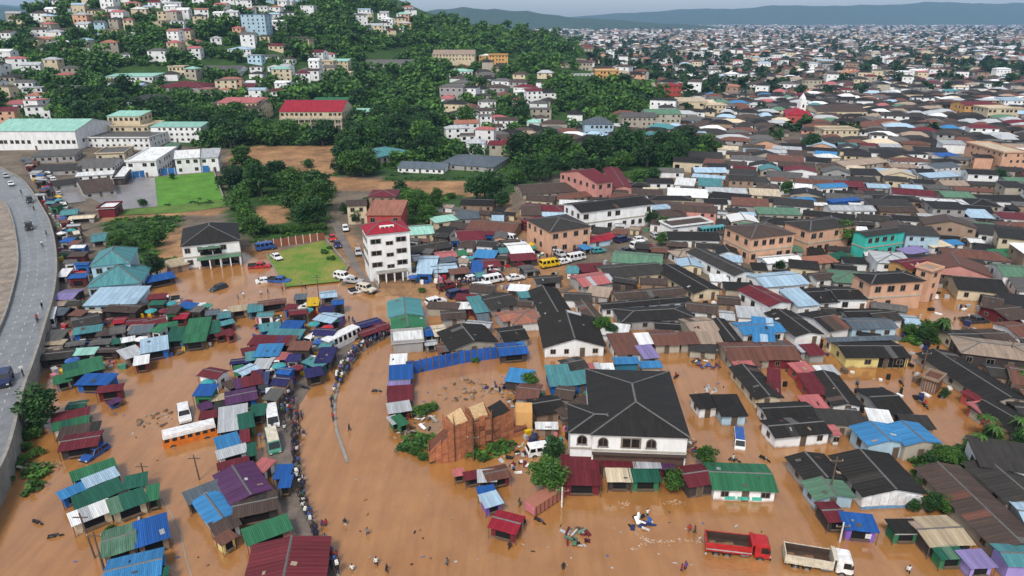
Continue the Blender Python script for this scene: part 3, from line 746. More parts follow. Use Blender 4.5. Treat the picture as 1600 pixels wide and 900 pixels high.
# ------------------------------------------------------------------ buildings read from the photograph: crop, eave corners A B C, eave height, roof type, roof, walls
manual("""
22 490 916 1118 938 970 520 6.2 hip ch w p=.20 cap=1 win=none n=big_house | big white house with black hipped roof above the maroon stalls
22 352 905 770 918 690 735 6.0 hip ch w p=.20 cap=1 win=none n=house_wing cat=house | black-roofed wing joined to the side of the big white house
22 205 365 572 357 484 190 3.4 gy ch w p=.30 cap=1 | white flooded house with long black roof behind the teal-roofed house
22 205 205 392 192 388 5 3.4 gy ch w p=.30 cap=1
22 695 210 1135 185 1088 108 3.4 hip ch g cap=1
22 580 128 1108 82 1092 48 3.4 gx ch w
22 665 68 1080 35 1040 -8 3.2 gx br c
22 655 415 812 405 776 282 3.0 sh rs w
22 795 350 886 346 866 280 3.0 sh wh s
22 825 440 922 430 886 352 3.0 sh lv g
22 895 355 1056 350 1020 266 3.0 gx rs s
22 1056 350 1182 345 1132 275 3.0 sh rs s
22 1125 280 1296 266 1230 180 3.2 gx tn s
22 1182 346 1322 346 1292 276 3.0 sh tn s
22 1340 332 1436 330 1346 198 3.2 gy ch s
22 1450 288 1706 270 1655 202 3.8 gx lb w
22 240 610 385 602 350 482 3.2 sh tl l
22 386 605 506 585 494 505 3.2 sh tl l
22 645 475 796 470 790 430 2.8 sh lb q
22 490 515 560 511 556 466 2.8 sh pk s
22 562 512 640 511 634 470 2.8 sh wh g
22 810 500 940 495 925 455 2.7 sh lb s
22 355 520 480 495 450 425 2.8 gx dg s
22 1170 753 1290 741 1262 655 3.0 sh ch w | white-fronted half of the small flooded house in the open yard
22 1310 797 1470 795 1425 670 3.0 sh ch b | pale blue half of the small flooded house in the open yard
22 150 792 332 762 322 662 3.0 gx ch d
22 330 800 500 702 472 650 3.0 sh br d
22 310 822 380 816 376 788 2.6 sh gr d
22 150 880 286 880 280 838 2.6 sh wh d
22 1360 452 1622 446 1602 336 3.0 gx rs s
22 1402 496 1562 486 1550 450 2.8 sh pk s
22 1517 686 1686 678 1610 490 3.0 gy ch c
22 5 226 187 206 132 132 3.2 hip tc w
22 -50 332 102 312 72 236 3.0 gx ch g
22 60 62 242 40 222 4 2.8 sh tl b
22 470 190 560 182 520 80 3.0 gy br w
23 2 112 146 87 42 -22 4.6 gy mr w | white house with dark red gable roof facing the lane
23 186 112 316 102 202 4 4.2 sh pb w
23 300 92 442 82 352 0 3.6 gx ch w
23 436 67 646 67 562 -4 4.4 gx ch w
23 166 296 336 282 182 145 3.6 gy ch w cap=1
23 378 268 508 246 422 130 3.4 gx ch w
23 530 252 806 247 742 187 3.6 gx sl b
23 512 192 738 187 692 130 3.4 gx ch g
23 492 432 882 432 802 336 3.4 gx ch y p=.2 | yellow-walled flooded house with long charcoal roof and open porch
23 396 336 822 322 792 296 3.8 sh sl c
23 716 786 896 776 802 626 3.0 gx ch g
23 402 726 582 731 462 540 3.0 gy ch w
23 268 662 376 661 346 536 3.0 sh mr r
23 196 540 304 528 266 456 3.0 sh pk r
23 2 442 206 446 182 336 3.2 gx rs m
23 206 400 262 396 252 345 3.0 sh lg g
23 262 420 362 412 330 345 3.0 sh mr g
23 330 545 452 540 430 480 3.0 sh lg w
23 2 812 306 797 242 712 3.2 gx ch w
23 50 932 388 902 322 802 3.2 gx ch w
23 242 752 378 746 352 666 3.0 sh pk m
23 -5 655 80 668 20 510 3.0 sh mr k
23 348 830 412 920 380 810 3.0 sh pk w
23 630 978 875 965 838 850 4.0 gy lb b cap=1 n=house
23 858 980 1076 966 1042 842 4.2 gy lb s cap=1 | sandy-walled house with bright blue gable roof beside the thicket
23 960 560 1066 596 1145 560 3.8 fl rs d win=none n=steel_tank cat=tank | rusty steel tank standing in the flooded street
23 1372 702 1602 684 1302 396 3.0 gy ch s cap=1
23 1535 905 1720 870 1585 690 3.0 gy ch s cap=1
23 1392 832 1474 822 1384 704 2.8 sh pk r
23 1312 712 1358 697 1292 622 2.8 sh mr r
23 1420 906 1532 890 1474 826 2.8 sh rs r
23 1182 352 1402 352 1332 267 3.2 gx dg c
23 1402 356 1567 352 1502 257 3.2 gx br w
23 1500 198 1660 182 1560 95 3.2 gx br m
23 1342 108 1470 130 1452 60 3.2 gx br w
23 1560 300 1700 290 1640 205 3.2 gx rs w
23 -90 330 45 345 40 198 3.6 sh lb w
23 690 210 845 196 790 130 3.4 gx dg w
33 246 312 482 292 366 141 3.0 gy ch g cap=1
33 302 421 542 406 472 296 2.9 gy gg b | grey-green front roof of the low house by the lamp pole
33 592 392 976 377 802 142 3.3 gy ch w cap=1 | large black gable-fronted house with torn white front by the flood
33 1402 706 1710 694 1296 226 3.0 gy br s cap=1 | long brown-black roof running back from the lavender house
33 1490 432 1780 420 1520 190 3.0 gy dg s
33 1502 832 1722 842 1652 717 3.6 gx tl v | lavender house with teal roof at the corner of the frame
32 1262 352 1652 366 1612 212 3.0 gx gn w | white house with long green roof standing in the floodwater
32 1104 340 1268 316 1246 196 3.2 gx mr k
12 522 242 622 227 566 142 6.5 gx mr i | pink house with maroon roof rising above its neighbours
12 642 267 748 267 692 155 4.5 gy mr i
12 440 425 870 372 745 327 6.4 gx ch w lv=2 st=2 | long white two-storey house with dark roof
12 236 547 486 511 402 432 6.2 hip dg p | peach corner house above a blue awning
12 210 622 436 602 432 572 3.0 sh bl b win=none n=awning cat=awning | blue awning under the peach corner house
12 60 442 182 442 132 382 5.0 gx br d
12 112 502 240 472 202 442 4.0 sh mr m
12 76 312 442 292 432 236 3.2 gx br s
12 290 352 497 322 477 290 3.2 gx rs s
12 446 622 617 597 592 560 2.8 gx rd b
12 612 588 658 577 642 546 2.8 sh rd b
12 1000 522 1247 492 1237 452 5.0 fl br w
12 860 422 1012 406 962 376 4.0 sh pb w
12 940 458 1090 448 1060 402 5.2 gx br w
12 1495 587 1762 557 1612 487 6.6 hip br p st=2 | peach two-storey house with brown roof beside the blue truck
13 265 542 552 502 402 450 6.6 hip dg p st=2 | peach two-storey house next to the round tree
13 620 577 858 546 762 520 6.0 gx dg t st=2 | turquoise two-storey house beside the round green tree
13 650 872 977 852 872 790 6.2 hip ch p st=2
13 880 782 1047 762 952 710 6.2 gx mr o
13 1025 800 1097 778 1060 730 7.0 fl tn p
12 1040 706 1167 691 1122 650 3.6 hip tn w
12 1130 927 1292 902 1082 757 3.6 gy ch c
12 1376 817 1504 797 1332 646 4.8 gy dg w
12 600 835 955 805 885 735 3.6 gx dg c
12 445 890 640 860 590 795 3.4 gx pk g
12 440 800 590 790 560 742 3.0 sh mr k
13 0 745 215 725 120 690 3.2 gx wh w
13 260 750 440 735 390 692 3.0 sh tc s
13 380 730 520 700 500 662 3.0 sh dn s
13 -20 892 250 870 190 795 4.2 gx pb w
13 310 850 440 838 400 795 3.2 gx br w
13 1480 600 1640 600 1600 575 3.4 sh gn w
13 1455 705 1640 700 1600 652 3.4 sh gn w
13 880 690 1010 668 960 630 3.2 sh lv b
13 1030 645 1150 635 1110 600 3.2 sh cr w
13 1140 630 1230 625 1200 595 3.2 sh lb w
13 480 140 740 112 680 80 3.6 gx tn s
13 1010 210 1205 200 1190 170 4.0 sh pb g
13 335 275 500 265 470 240 4.5 gx lb w
13 405 365 580 350 570 330 3.8 sh bl l
13 160 360 300 352 280 330 3.6 sh lb w
13 1090 80 1200 75 1180 50 3.6 sh bl w
13 1050 150 1200 140 1180 110 3.6 gx sl w
11 985 682 1222 642 1192 600 3.0 gx dg k
11 962 567 1112 557 1078 506 3.6 gx mt c
11 1120 492 1262 472 1252 436 3.4 sh mt c
11 1258 468 1398 462 1392 416 3.4 sh sl g
11 1472 487 1547 487 1522 446 3.4 sh pb w
11 1268 602 1432 592 1402 532 3.6 gx mr w | small white house with maroon roof in the market
11 1312 538 1602 562 1552 486 3.2 gx rs d
11 565 387 692 381 682 346 5.6 gx br c
11 702 327 872 327 862 287 7.0 hip mr d
11 692 442 906 442 906 352 6.4 sh tc r
11 752 82 966 42 884 4 5.2 hip tl g | grey house with teal hip roof beside the big trees
11 890 147 1167 157 1167 117 3.2 gx sl w
11 1150 122 1480 142 1472 76 3.6 hip sl g
21 1215 382 1502 332 1482 222 3.2 gy ch s
21 1160 196 1312 187 1272 142 3.0 gx br g
21 1470 130 1640 95 1600 20 3.0 gx dg g
21 1540 210 1640 190 1620 135 3.0 gx tc g
21 850 346 1046 331 1041 262 3.6 fl wh g win=none
21 832 182 1036 167 1032 72 3.6 gy tl w | market hall roof of pale teal sheets, rear half
21 852 267 1052 252 1036 182 3.2 gy gn w | green gabled market roof in front of the teal hall
11 685 569 968 541 905 470 11.2 hip rd w st=4 p=.42 win=none n=apartment_block cat=building | white four-storey block with bright red hipped roof
10 535 897 882 868 838 742 4.6 hip tl b p=.5 cap=1 n=church_hall cat=hall | teal-roofed church hall beside the highway, front half
10 555 768 818 742 772 622 5.6 hip tl b p=.5 cap=1 n=church_hall cat=hall | rear half of the teal-roofed church hall
20 512 112 850 100 872 -12 3.4 sh pb b n=church_annex cat=hall | pale blue lean-to roof below the teal-roofed church hall
10 1125 642 1502 602 1462 470 5.8 hip ch w p=.4 cap=1 st=2 n=villa cat=villa | dark grey-roofed villa with porch above the muddy water
10 1060 772 1182 747 1167 702 2.8 sh be d
10 600 407 717 402 712 367 4.6 fl wh m n=gatehouse cat=gatehouse | white-topped maroon gatehouse beside the wet yard
10 525 307 722 282 717 207 3.2 gx br g
10 335 262 502 242 492 212 3.2 gx dg g
10 475 202 702 187 692 164 3.4 sh wh w
10 705 212 782 207 782 142 4.4 fl wh k
10 790 108 977 102 972 30 6.0 fl wh w
10 1090 92 1245 82 1240 32 6.0 sh wh w
10 1245 86 1362 80 1358 26 5.6 sh lg w
10 920 128 1110 105 1100 82 3.4 sh nv g
10 600 62 775 55 770 20 5.0 fl gr c
10 200 80 460 70 470 28 4.0 sh gr g
10 200 170 480 160 470 120 3.4 sh dg g
10 480 150 700 140 690 90 3.4 gx gr w
10 990 60 1085 55 1070 0 4.0 gy gg g
""", 'house', 'house', 2, 'houses among the flooded lanes', seed=3)

manual("""
00 -90 842 456 802 432 737 8.0 gx mt w n=warehouse cat=warehouse st=1 | long white warehouse with mint green roof beside the highway
00 565 816 862 802 832 742 6.0 fl be c n=office_block cat=building
00 565 757 782 742 772 667 9.5 sh mt c n=office_block cat=building | cream stepped office block with pale mint roof
00 935 806 1256 780 1251 757 7.0 sh mt w n=office_block cat=building | white block with thin mint roof beside the small black gable
00 500 868 932 858 922 820 4.5 fl gr w
00 720 640 1046 632 1040 588 7.2 hip dg w
00 880 562 1202 560 1102 492 7.2 hip mr g
00 630 482 932 480 912 442 6.5 sh mt w
00 962 430 1072 428 1062 402 9.0 fl gr c
00 1075 490 1372 440 1352 405 6.0 gx gr w
00 1232 362 1372 356 1362 318 6.0 hip pb w
00 1402 312 1552 306 1542 272 7.5 hip pb w
00 1270 688 1602 682 1592 622 7.0 gx br c
00 1350 646 1602 640 1592 606 8.6 sh pk c
01 76 722 492 726 496 638 9.5 gx rd c p=.34 st=3 n=school_block cat=building | three-storey block with long bright red roof below the hill
01 325 636 562 652 556 606 6.0 sh gn g
01 612 703 786 700 780 673 6.4 gx mt w | white villa with mint roof beside the red-roofed block
01 300 398 432 394 424 368 7.5 fl be c
01 430 386 562 384 550 360 7.0 sh mt c
01 456 468 562 462 556 440 5.0 fl cr c
01 562 402 642 392 626 350 7.0 hip cr c
01 642 417 952 411 932 382 7.0 gx gr w | white house with curved grey roof on the green slope
01 1446 350 1576 350 1566 332 10.0 fl br o n=apartment_block cat=building | ochre four-storey block on the wooded slope
01 1376 372 1446 362 1436 332 8.0 hip cr o
01 1096 342 1366 342 1356 326 4.6 gx tn c
01 1192 456 1346 458 1322 426 5.6 hip mt w
01 1046 126 1226 126 1216 106 6.0 fl wh w n=apartment_block cat=building | long white block on the hilltop
01 132 182 236 182 226 162 7.0 hip bl w
01 110 250 272 250 254 228 5.6 hip br c
01 -10 362 102 358 92 342 6.4 hip gr w
01 74 322 178 320 150 286 5.6 hip mr w
01 -20 42 76 40 66 20 6.0 fl wh w
01 -60 610 60 640 50 602 7.0 sh pk s
02 946 547 1092 547 1040 500 8.5 hip rd r n=school_block cat=building | dark red hall of the red and yellow school
02 872 572 952 577 942 500 8.0 fl cr o
02 1060 560 1182 562 1132 480 7.5 gy wh r
02 690 722 912 750 852 700 7.0 gx gr s
02 862 747 1098 720 1042 648 7.5 gx gg s | big sandy hall with grey-green gabled roof
02 456 776 646 792 632 746 6.0 hip sl b p=.5 | pale blue house with slate hip roof under the green knoll
02 536 450 692 455 682 425 8.0 fl cr o
02 356 412 546 412 482 362 5.6 hip br s
02 332 478 532 480 520 442 4.6 fl gr w
02 372 552 482 548 466 502 5.0 fl be c
02 822 852 976 842 970 820 3.6 gx tl w
02 1072 842 1232 846 1222 816 3.6 sh pb s
02 1182 336 1250 336 1246 318 11.0 fl wh w n=apartment_block cat=building | slim white block rising from the far roofs
02 1282 432 1412 430 1402 402 7.0 fl dg w
02 20 572 130 590 120 548 5.0 gx wh w
02 1040 630 1230 640 1220 606 4.0 sh cr c
02 1220 660 1360 668 1350 640 5.0 fl cr c
03 310 692 626 702 622 656 4.0 gx br c
03 350 806 572 822 562 792 5.0 fl be c
03 1242 662 1442 660 1420 630 6.5 gx mr o
03 1442 692 1640 690 1620 650 6.5 fl cr c
03 1500 632 1640 632 1620 600 5.0 sh pb w
13 1470 60 1640 50 1620 -10 7.0 fl cr p
01 1345 720 1490 700 1470 645 5.0 gx br w
01 1380 645 1500 640 1480 605 5.6 hip gr w
01 1490 775 1640 765 1600 705 5.0 gx br w
01 1365 605 1470 600 1440 572 4.6 hip dg s
""", 'hillside_house', 'house', 1, 'houses on and below the green hill', seed=5)

manual("""
30 465 305 718 218 682 170 2.5 sh gn l
30 548 345 738 270 716 216 2.6 sh pb w
30 390 420 550 350 536 300 2.5 sh lb l
30 575 445 776 356 746 280 2.8 sh dn c
30 776 356 912 325 882 258 2.8 sh dn c
30 470 480 576 442 566 366 2.6 sh dn k
30 460 582 694 490 682 414 2.6 sh wh c
30 702 510 914 432 892 346 2.7 sh dn c
30 915 430 990 412 962 330 2.6 sh gn n
30 642 777 846 716 816 582 2.6 gx gg d
30 856 712 1052 650 1016 516 2.7 sh bl d
30 655 965 990 884 942 752 2.7 gx lb l
30 974 842 1032 826 1026 770 2.4 sh lb g
30 985 902 1048 890 1036 862 2.4 sh dn g
20 328 836 546 792 541 746 2.6 sh mr n
20 336 892 548 842 546 796 2.5 sh gn w
20 365 950 600 910 546 848 2.5 sh br w
30 374 116 600 80 576 4 2.6 gx mr k
31 -60 985 402 932 268 690 2.8 gy mr k | large maroon gabled stall roof at the bottom edge beside the crowd
31 -45 702 216 606 182 516 2.6 sh gn i
31 -130 530 126 476 72 382 2.8 gx br k
30 1450 442 1678 352 1604 182 2.9 gy pu k | big purple gabled stall roof in the middle row
30 1310 572 1468 500 1392 360 2.7 gy lb g
30 1346 642 1502 576 1466 506 2.6 sh br w
30 1386 707 1478 650 1456 590 2.6 sh rs y
30 1186 447 1402 362 1372 292 2.7 sh sl k
30 1365 106 1502 66 1496 -5 2.6 sh lb k
30 1502 66 1560 55 1548 -15 2.6 sh mr k
30 1370 168 1542 120 1532 70 2.5 sh lg w
30 1545 150 1600 140 1580 70 2.5 sh dn n
30 1370 236 1552 190 1536 152 2.5 sh mr m
20 1370 896 1540 866 1552 728 2.8 sh lg k
20 1500 880 1590 860 1580 775 2.9 sh dn n
20 1420 726 1602 690 1596 622 2.8 gx pu l
20 1246 818 1346 806 1350 762 2.9 sh mr m | tall maroon kiosk standing in the water beside the orange bus
20 1256 767 1332 742 1320 702 2.5 sh pu l
20 1340 762 1412 750 1402 706 2.6 sh dg g
20 1330 706 1426 690 1420 656 2.4 sh be g
20 1480 626 1640 592 1622 540 2.6 sh mr l
20 1430 632 1482 612 1502 552 2.5 sh gr g
20 1520 545 1620 500 1625 450 2.6 gx pb w
20 1470 545 1525 535 1515 480 2.4 sh gn w
20 1440 475 1550 465 1535 440 2.3 gx nv k
20 1540 455 1640 440 1640 390 2.5 sh tl g
20 1520 420 1620 400 1610 360 2.5 sh mr g
21 -40 352 216 356 246 300 2.8 sh mr k
21 -10 426 136 421 162 350 2.9 sh lb q
21 -22 502 76 500 102 442 2.6 sh lg q
21 60 312 262 316 296 260 2.8 sh tl q
21 150 252 266 256 272 206 3.0 sh bl l
21 30 272 156 252 166 206 2.8 sh tl l
21 120 446 202 446 216 402 2.5 sh pk m
21 290 462 386 500 370 438 2.6 sh tl q
21 370 462 466 461 492 376 3.0 sh nv k
21 318 560 420 540 400 490 2.8 sh nv k
21 365 195 470 217 490 160 3.0 gx pb u
21 470 215 525 205 520 160 2.9 sh dn k
21 -30 580 40 570 45 510 2.5 sh mr k
21 -40 800 50 790 40 725 2.6 sh dn k
20 415 557 642 502 686 416 3.0 sh gn k
20 476 602 666 602 690 537 2.6 sh bl l
20 340 602 446 576 416 536 2.4 sh gn g
20 1146 337 1282 322 1282 192 2.9 sh gn k
20 1036 332 1146 322 1150 246 2.7 sh dn q
20 886 406 1046 377 1030 302 2.8 sh pb l
20 786 442 896 407 866 352 2.6 sh lg d
20 1286 287 1376 272 1376 202 2.7 sh dn m
20 1380 237 1466 217 1460 192 2.7 sh tl m
20 1350 302 1412 287 1416 242 2.4 sh mr m
20 1420 302 1472 287 1466 247 2.4 sh mr r
20 1010 252 1106 237 1100 208 2.6 sh gn g
20 760 342 842 327 836 300 2.5 sh wh n
20 700 352 758 342 754 312 2.5 sh dn n
20 460 292 627 267 626 228 2.8 sh tl l
20 262 332 380 322 376 262 2.7 sh gr k
20 240 358 386 352 382 322 2.5 sh be g
20 240 412 362 397 362 366 2.5 gx tn g
20 255 452 436 432 431 382 2.6 gx dg k
20 450 422 582 412 602 370 2.6 sh mt g
20 410 367 522 352 520 328 2.4 gx gr g
20 560 357 680 347 672 318 2.4 gx gr g
20 580 402 722 400 740 372 2.4 gx br k
20 330 72 452 67 462 14 2.8 gx lv k
20 330 117 452 102 442 75 2.6 gx tn l
20 310 172 396 167 416 122 2.6 sh sl k
20 700 222 772 217 776 184 2.5 gx rd m
20 785 232 906 222 910 190 2.5 gx mr m
20 905 237 1036 212 992 184 2.5 gx mr g
20 650 142 836 152 782 94 2.8 gx br k
20 1085 192 1162 190 1160 150 2.5 gx rd m
20 1285 172 1366 162 1356 134 2.5 gx sl g
20 470 247 630 212 582 162 2.8 gx dg k
20 605 657 756 637 746 600 2.7 sh mr m | maroon-roofed kiosk stranded alone at the edge of the stall cluster
20 690 732 762 700 744 678 1.5 sh pu l | low purple booth against the lone maroon kiosk
20 836 482 926 467 906 420 2.7 sh wh m
20 412 757 526 742 522 706 2.2 gx dn d
20 600 300 720 290 700 255 2.5 sh br g
20 690 290 780 275 770 235 2.5 gx gr g
20 800 265 940 255 930 225 2.5 gx tn g
20 490 155 630 155 620 138 2.5 gx cr g
20 1365 190 1440 180 1430 145 2.5 gx tl l
20 1435 150 1545 135 1530 105 2.6 sh be d
20 1550 150 1640 140 1640 95 2.6 gx tl q
21 830 606 957 601 942 566 2.7 gx lv m
21 825 666 972 657 966 606 2.7 sh mr m
21 830 716 972 702 966 660 2.6 sh mr m
21 834 782 967 762 966 702 2.6 sh lg m
21 852 852 902 836 892 786 2.4 sh lg n
21 898 862 952 842 952 770 2.6 sh gn n
21 840 476 937 471 937 412 3.0 sh wh l
21 838 570 975 560 950 480 3.0 sh bl l
21 1370 152 1452 142 1432 50 3.0 sh tl m
21 1390 207 1462 202 1455 160 2.4 sh sl l
21 1252 132 1347 127 1302 90 2.7 sh wh m
21 318 112 388 107 386 60 2.8 sh ye o
21 20 112 182 92 176 66 2.8 gx rs k
21 240 72 312 67 292 36 2.8 sh sl k
21 405 62 502 52 502 16 2.6 gx pb g
21 660 247 786 212 776 180 2.2 gx nv k
21 670 302 790 262 780 228 2.2 gx mr k
21 770 265 842 248 836 208 2.3 gx mr k
11 1010 772 1122 772 1116 702 3.0 gx pb g
11 1130 712 1252 702 1222 668 2.8 gx pk g
11 1140 747 1257 727 1232 700 2.8 sh sl g
11 1345 802 1412 802 1372 730 2.8 sh bl g
11 1110 802 1257 792 1232 746 2.8 gx pb w
11 1215 812 1332 802 1312 766 2.8 gx rs g
11 990 730 1040 725 1030 690 2.6 gx lg g
11 1260 700 1330 690 1310 660 2.6 sh gn g
11 1420 770 1530 760 1500 715 2.8 gx mr g
11 1380 830 1440 825 1420 790 2.5 gx tl g
10 920 867 1092 832 1082 796 2.6 sh bl k
10 570 610 660 600 655 555 2.6 gx tl g
10 380 445 480 435 470 405 2.6 gx tl g
10 430 470 580 460 570 440 2.5 gx cr g
10 350 830 415 825 415 780 2.6 sh wh g
32 328 320 546 322 545 156 2.9 sh mr m
32 570 213 766 216 761 160 3.2 sh mr d
32 769 221 926 222 920 160 3.2 sh lg g
32 928 231 1019 231 1015 178 3.0 sh pu m
32 602 304 748 306 748 216 2.7 sh cr k
32 750 306 926 306 926 226 2.7 sh dn n
33 378 557 497 552 452 442 2.7 gx mr k | maroon kiosk beside the blue and purple kiosk
33 490 602 686 622 666 522 2.8 sh bl u | blue-roofed purple kiosk in the floodwater
33 796 627 958 626 926 546 2.8 sh ch n | dark kiosk with green side wall and open front
33 1016 707 1272 692 1152 532 2.8 gx be k | beige patched stall roof with a white corner
33 1086 792 1242 786 1212 706 2.6 sh dn n
33 1270 847 1422 836 1372 731 2.6 sh lv v
31 1460 590 1620 632 1650 530 2.6 gx rd m
31 1390 382 1492 366 1470 330 2.5 sh bl w
31 1436 470 1540 440 1480 372 2.4 sh pb u
31 1240 275 1305 265 1290 225 2.2 sh pk k
31 1310 300 1400 285 1400 235 2.2 sh mr k
31 1390 310 1500 305 1470 235 2.3 sh lg k
31 1450 305 1590 275 1590 200 2.4 gx rs m
30 985 902 1048 890 1036 862 2.4 sh dn g
31 -30 230 50 250 60 165 2.4 sh pk w
31 110 290 205 285 195 205 2.5 sh bl k
31 140 345 212 340 208 272 2.5 sh bl k
12 80 800 150 790 140 750 2.6 gx gr g
12 160 870 300 860 280 820 2.6 gx dg g
12 0 690 130 680 100 610 3.0 gx wh g
12 0 730 150 720 140 680 2.8 sh mr k
12 -40 640 60 630 50 590 2.8 gx br g
12 450 660 500 650 490 620 2.6 sh lb g
21 1050 300 1110 295 1100 245 2.4 gx bl g
21 1120 300 1200 290 1190 230 2.4 gx cr g
21 1060 360 1130 352 1120 325 2.4 gx lg g
21 1140 400 1240 390 1230 345 2.4 gx rs g
22 -70 420 95 405 60 340 2.6 gx bl k
""", 'market_stall', 'stall', 2, 'sheet-roofed stalls of the flooded market', stall=True, seed=9)

# ------------------------------------------------------------------ details of the hand-placed buildings
def child_of(label):
    return next(o for o, l_, a, z in THINGS if l_ == label)
def dims(o):
    w = [c for c in o.children if c.name.startswith('wall')][0].data
    xs = [v.co.x for v in w.vertices]; ys = [v.co.y for v in w.vertices]; return max(xs), max(ys)
def put(root, me, nm, x, y, z, sx, sz, rz=0): return obj(nm, me, root, (x, y, z), rz, (sx, 1, sz))
BH = child_of('big white house with black hipped roof above the maroon stalls'); x, y = dims(BH)
hh = 6.2*K
for k in (-.77, .25): put(BH, AWIN, 'arched_window', k*x, -y-.01, hh-2.15, 1.5, 1.6)
put(BH, WIN, 'window', -.18*x, -y-.01, hh-2.3, 2.9, 1.75)
for k in (-.7, -.2, .3, .75):
    put(BH, AWIN, 'arched_window', x+.01, k*y, hh-2.15, 1.5, 1.6, R(90)); put(BH, AWIN, 'arched_window', -x-.01, k*y, hh-2.15, 1.5, 1.6, R(-90))
b = MB(); b.box(-x-.12,x+.12,-y-.14,-y-.01,hh-2.85,hh-2.6); b.build('string_course', wallmat('s'), BH)
b = MB(); b.box(-x,x,-y-.6,-y-.01,hh-3.25,hh-3.1); b.build('canopy', roofmat('br'), BH)
b = MB(); b.poly([(-x*.97,-y-.012,0),(x*.97,-y-.012,0),(x*.97,-y-.012,hh-3.25),(-x*.97,-y-.012,hh-3.25)]); b.build('shop_front', plain('shop_front_brown', (.10,.055,.04), .85), BH)
WG = child_of('black-roofed wing joined to the side of the big white house'); x, y = dims(WG)
put(WG, AWIN, 'arched_window', -.62*x, -y-.01, hh-2.3, 1.5, 1.6)
b = MB(); b.box(-x-.1,x*.15,-y-.14,-y-.01,hh-3.05,hh-2.8); b.build('string_course', wallmat('s'), WG)
AP = child_of('white four-storey block with bright red hipped roof'); x, y = dims(AP)
for s_ in (1, 2, 3):
    for k in (-.62, .58): put(AP, WIN, 'window', k*x, -y-.01, s_*3.05+.8, 2.7, 1.3)
    put(AP, WIN, 'window', .02*x, -y-.01, s_*3.05+.2, 1.9, 1.0)
    for k in (-.6, 0, .6):
        for sx in (-1, 1): put(AP, WIN, 'window', sx*(x+.01), k*y, s_*3.05+.8, 1.6, 1.3, R(90)*sx)
b = MB(); b.box(-x*.7,x*.75,-y-2.2,-y-.01,2.6,2.85); b.build('balcony', CONC, AP)
for k in (-.68,-.3,.1,.5,.72):
    b = MB(); b.box(k*x-.15,k*x+.15,-y-2.1,-y-1.8,-.5,2.6); b.build('column', wallmat('w'), AP)
for k in (-.45,-.05,.35): put(AP, DOOR, 'door', k*x, -y-.01, 0, 1.7, 2.3)
b = MB(); b.box(-1.8,1.8,-y*.62,-y*.45,12.95,13.9); b.build('dormer', wallmat('w'), AP)
for k in (-1.1, 0, 1.1): put(AP, WIN, 'window', k, -y*.62-.01, 13.1, .8, .6)
VL = child_of('dark grey-roofed villa with porch above the muddy water'); x, y = dims(VL)
b = MB(); b.box(-x*.55,x*.99,-y-2.4,-y-.01,2.7,2.95); b.build('porch_roof', roofmat('gg'), VL)
for k in (-.5,-.12,.25,.6,.95):
    b = MB(); b.box(k*x-.14,k*x+.14,-y-2.3,-y-2.0,-.3,2.7); b.build('column', wallmat('w'), VL)
b = MB(); b.box(-x*.45,x*.35,-y-1.8,-y-.01,5.5,5.65); b.build('balcony_canopy', roofmat('gg'), VL)
RB = child_of('three-storey block with long bright red roof below the hill'); x, y = dims(RB)
for s_ in (1, 2):
    b = MB(); b.box(-x,x,-y-1.8,-y-.01,s_*3.1,s_*3.1+.9); b.build('gallery_parapet', wallmat('s'), RB)
for k in np.linspace(-.97, .97, 11):
    b = MB(); b.box(k*x-.2,k*x+.2,-y-1.78,-y-1.4,-3,9.1); b.build('column', wallmat('c'), RB)
YH = child_of('yellow-walled flooded house with long charcoal roof and open porch'); x, y = dims(YH)
b = MB(); b.poly([(x*.05,-y-.02,.1),(x*.9,-y-.02,.1),(x*.9,-y-.02,2.2),(x*.05,-y-.02,2.2)]); b.build('porch_shade_panel', OPENSHADE, YH)  # dark sheet on the closed wall, paints the shade inside the porch
for k in (.25,.5,.72,.92):
    b = MB(); b.tube((k*x,-y-.3,-.5),(k*x,-y-.3,2.35),.08,n=5); b.build('post', WOOD, YH)
GH = child_of('white house with long green roof standing in the floodwater'); x, y = dims(GH)
TQ = plain('turquoise_paint', (.08,.50,.38), .6)
for a, e in ((-.62,-.28),(-.2,.2),(.28,.6)):
    b = MB(); b.box(a*x,e*x,-y-.06,-y-.012,.25,.8); b.build('painted_panel', TQ, GH)
PK = child_of('blue-roofed purple kiosk in the floodwater'); x, y = dims(PK)
b = MB(); b.box(.35*x,.75*x,-y-.05,-y-.02,.7,1.4); b.build('notice', plain('notice_white', (.75,.75,.75), .6), PK)
LG = child_of('large black gable-fronted house with torn white front by the flood'); x, y = dims(LG)
rng = random.Random(4)
for i in range(7):
    w_ = 2*x/7; x0 = -x+i*w_+.08; b = MB(); t_ = 2.0+.22*(x-abs(x0+w_/2))-.1-rng.random()*.3
    b.hexa([(x0,-y-.10,.35+rng.random()*.3),(x0+w_-.05,-y-.10,.35+rng.random()*.3),(x0+w_-.05,-y-.03,.4),(x0,-y-.03,.4),(x0,-y-.10,t_),(x0+w_-.05,-y-.10,t_-.1),(x0+w_-.05,-y-.03,t_-.1),(x0,-y-.03,t_)])
    b.build('tarpaulin_panel', plain('white_tarp', (.78,.79,.80), .45, sc=1.2), LG)
b = MB(); b.box(-x,x,-y-.12,-y-.02,-.3,.35); b.build('plinth', plain('blue_plinth', (.12,.30,.50), .6), LG)
TK = child_of('rusty steel tank standing in the flooded street')
for i in range(5):
    x, y = dims(TK); k = -1+2*(i+.5)/5
    b = MB(); b.box(k*x-.05,k*x+.05,-y-.1,-y-.01,-.3,2.55); b.build('rib', roofmat('rs'), TK)
    b = MB(); b.box(x+.01,x+.1,k*y-.05,k*y+.05,-.3,2.55); b.build('rib', roofmat('rs'), TK)
DK = child_of('dark kiosk with green side wall and open front'); x, y = dims(DK)
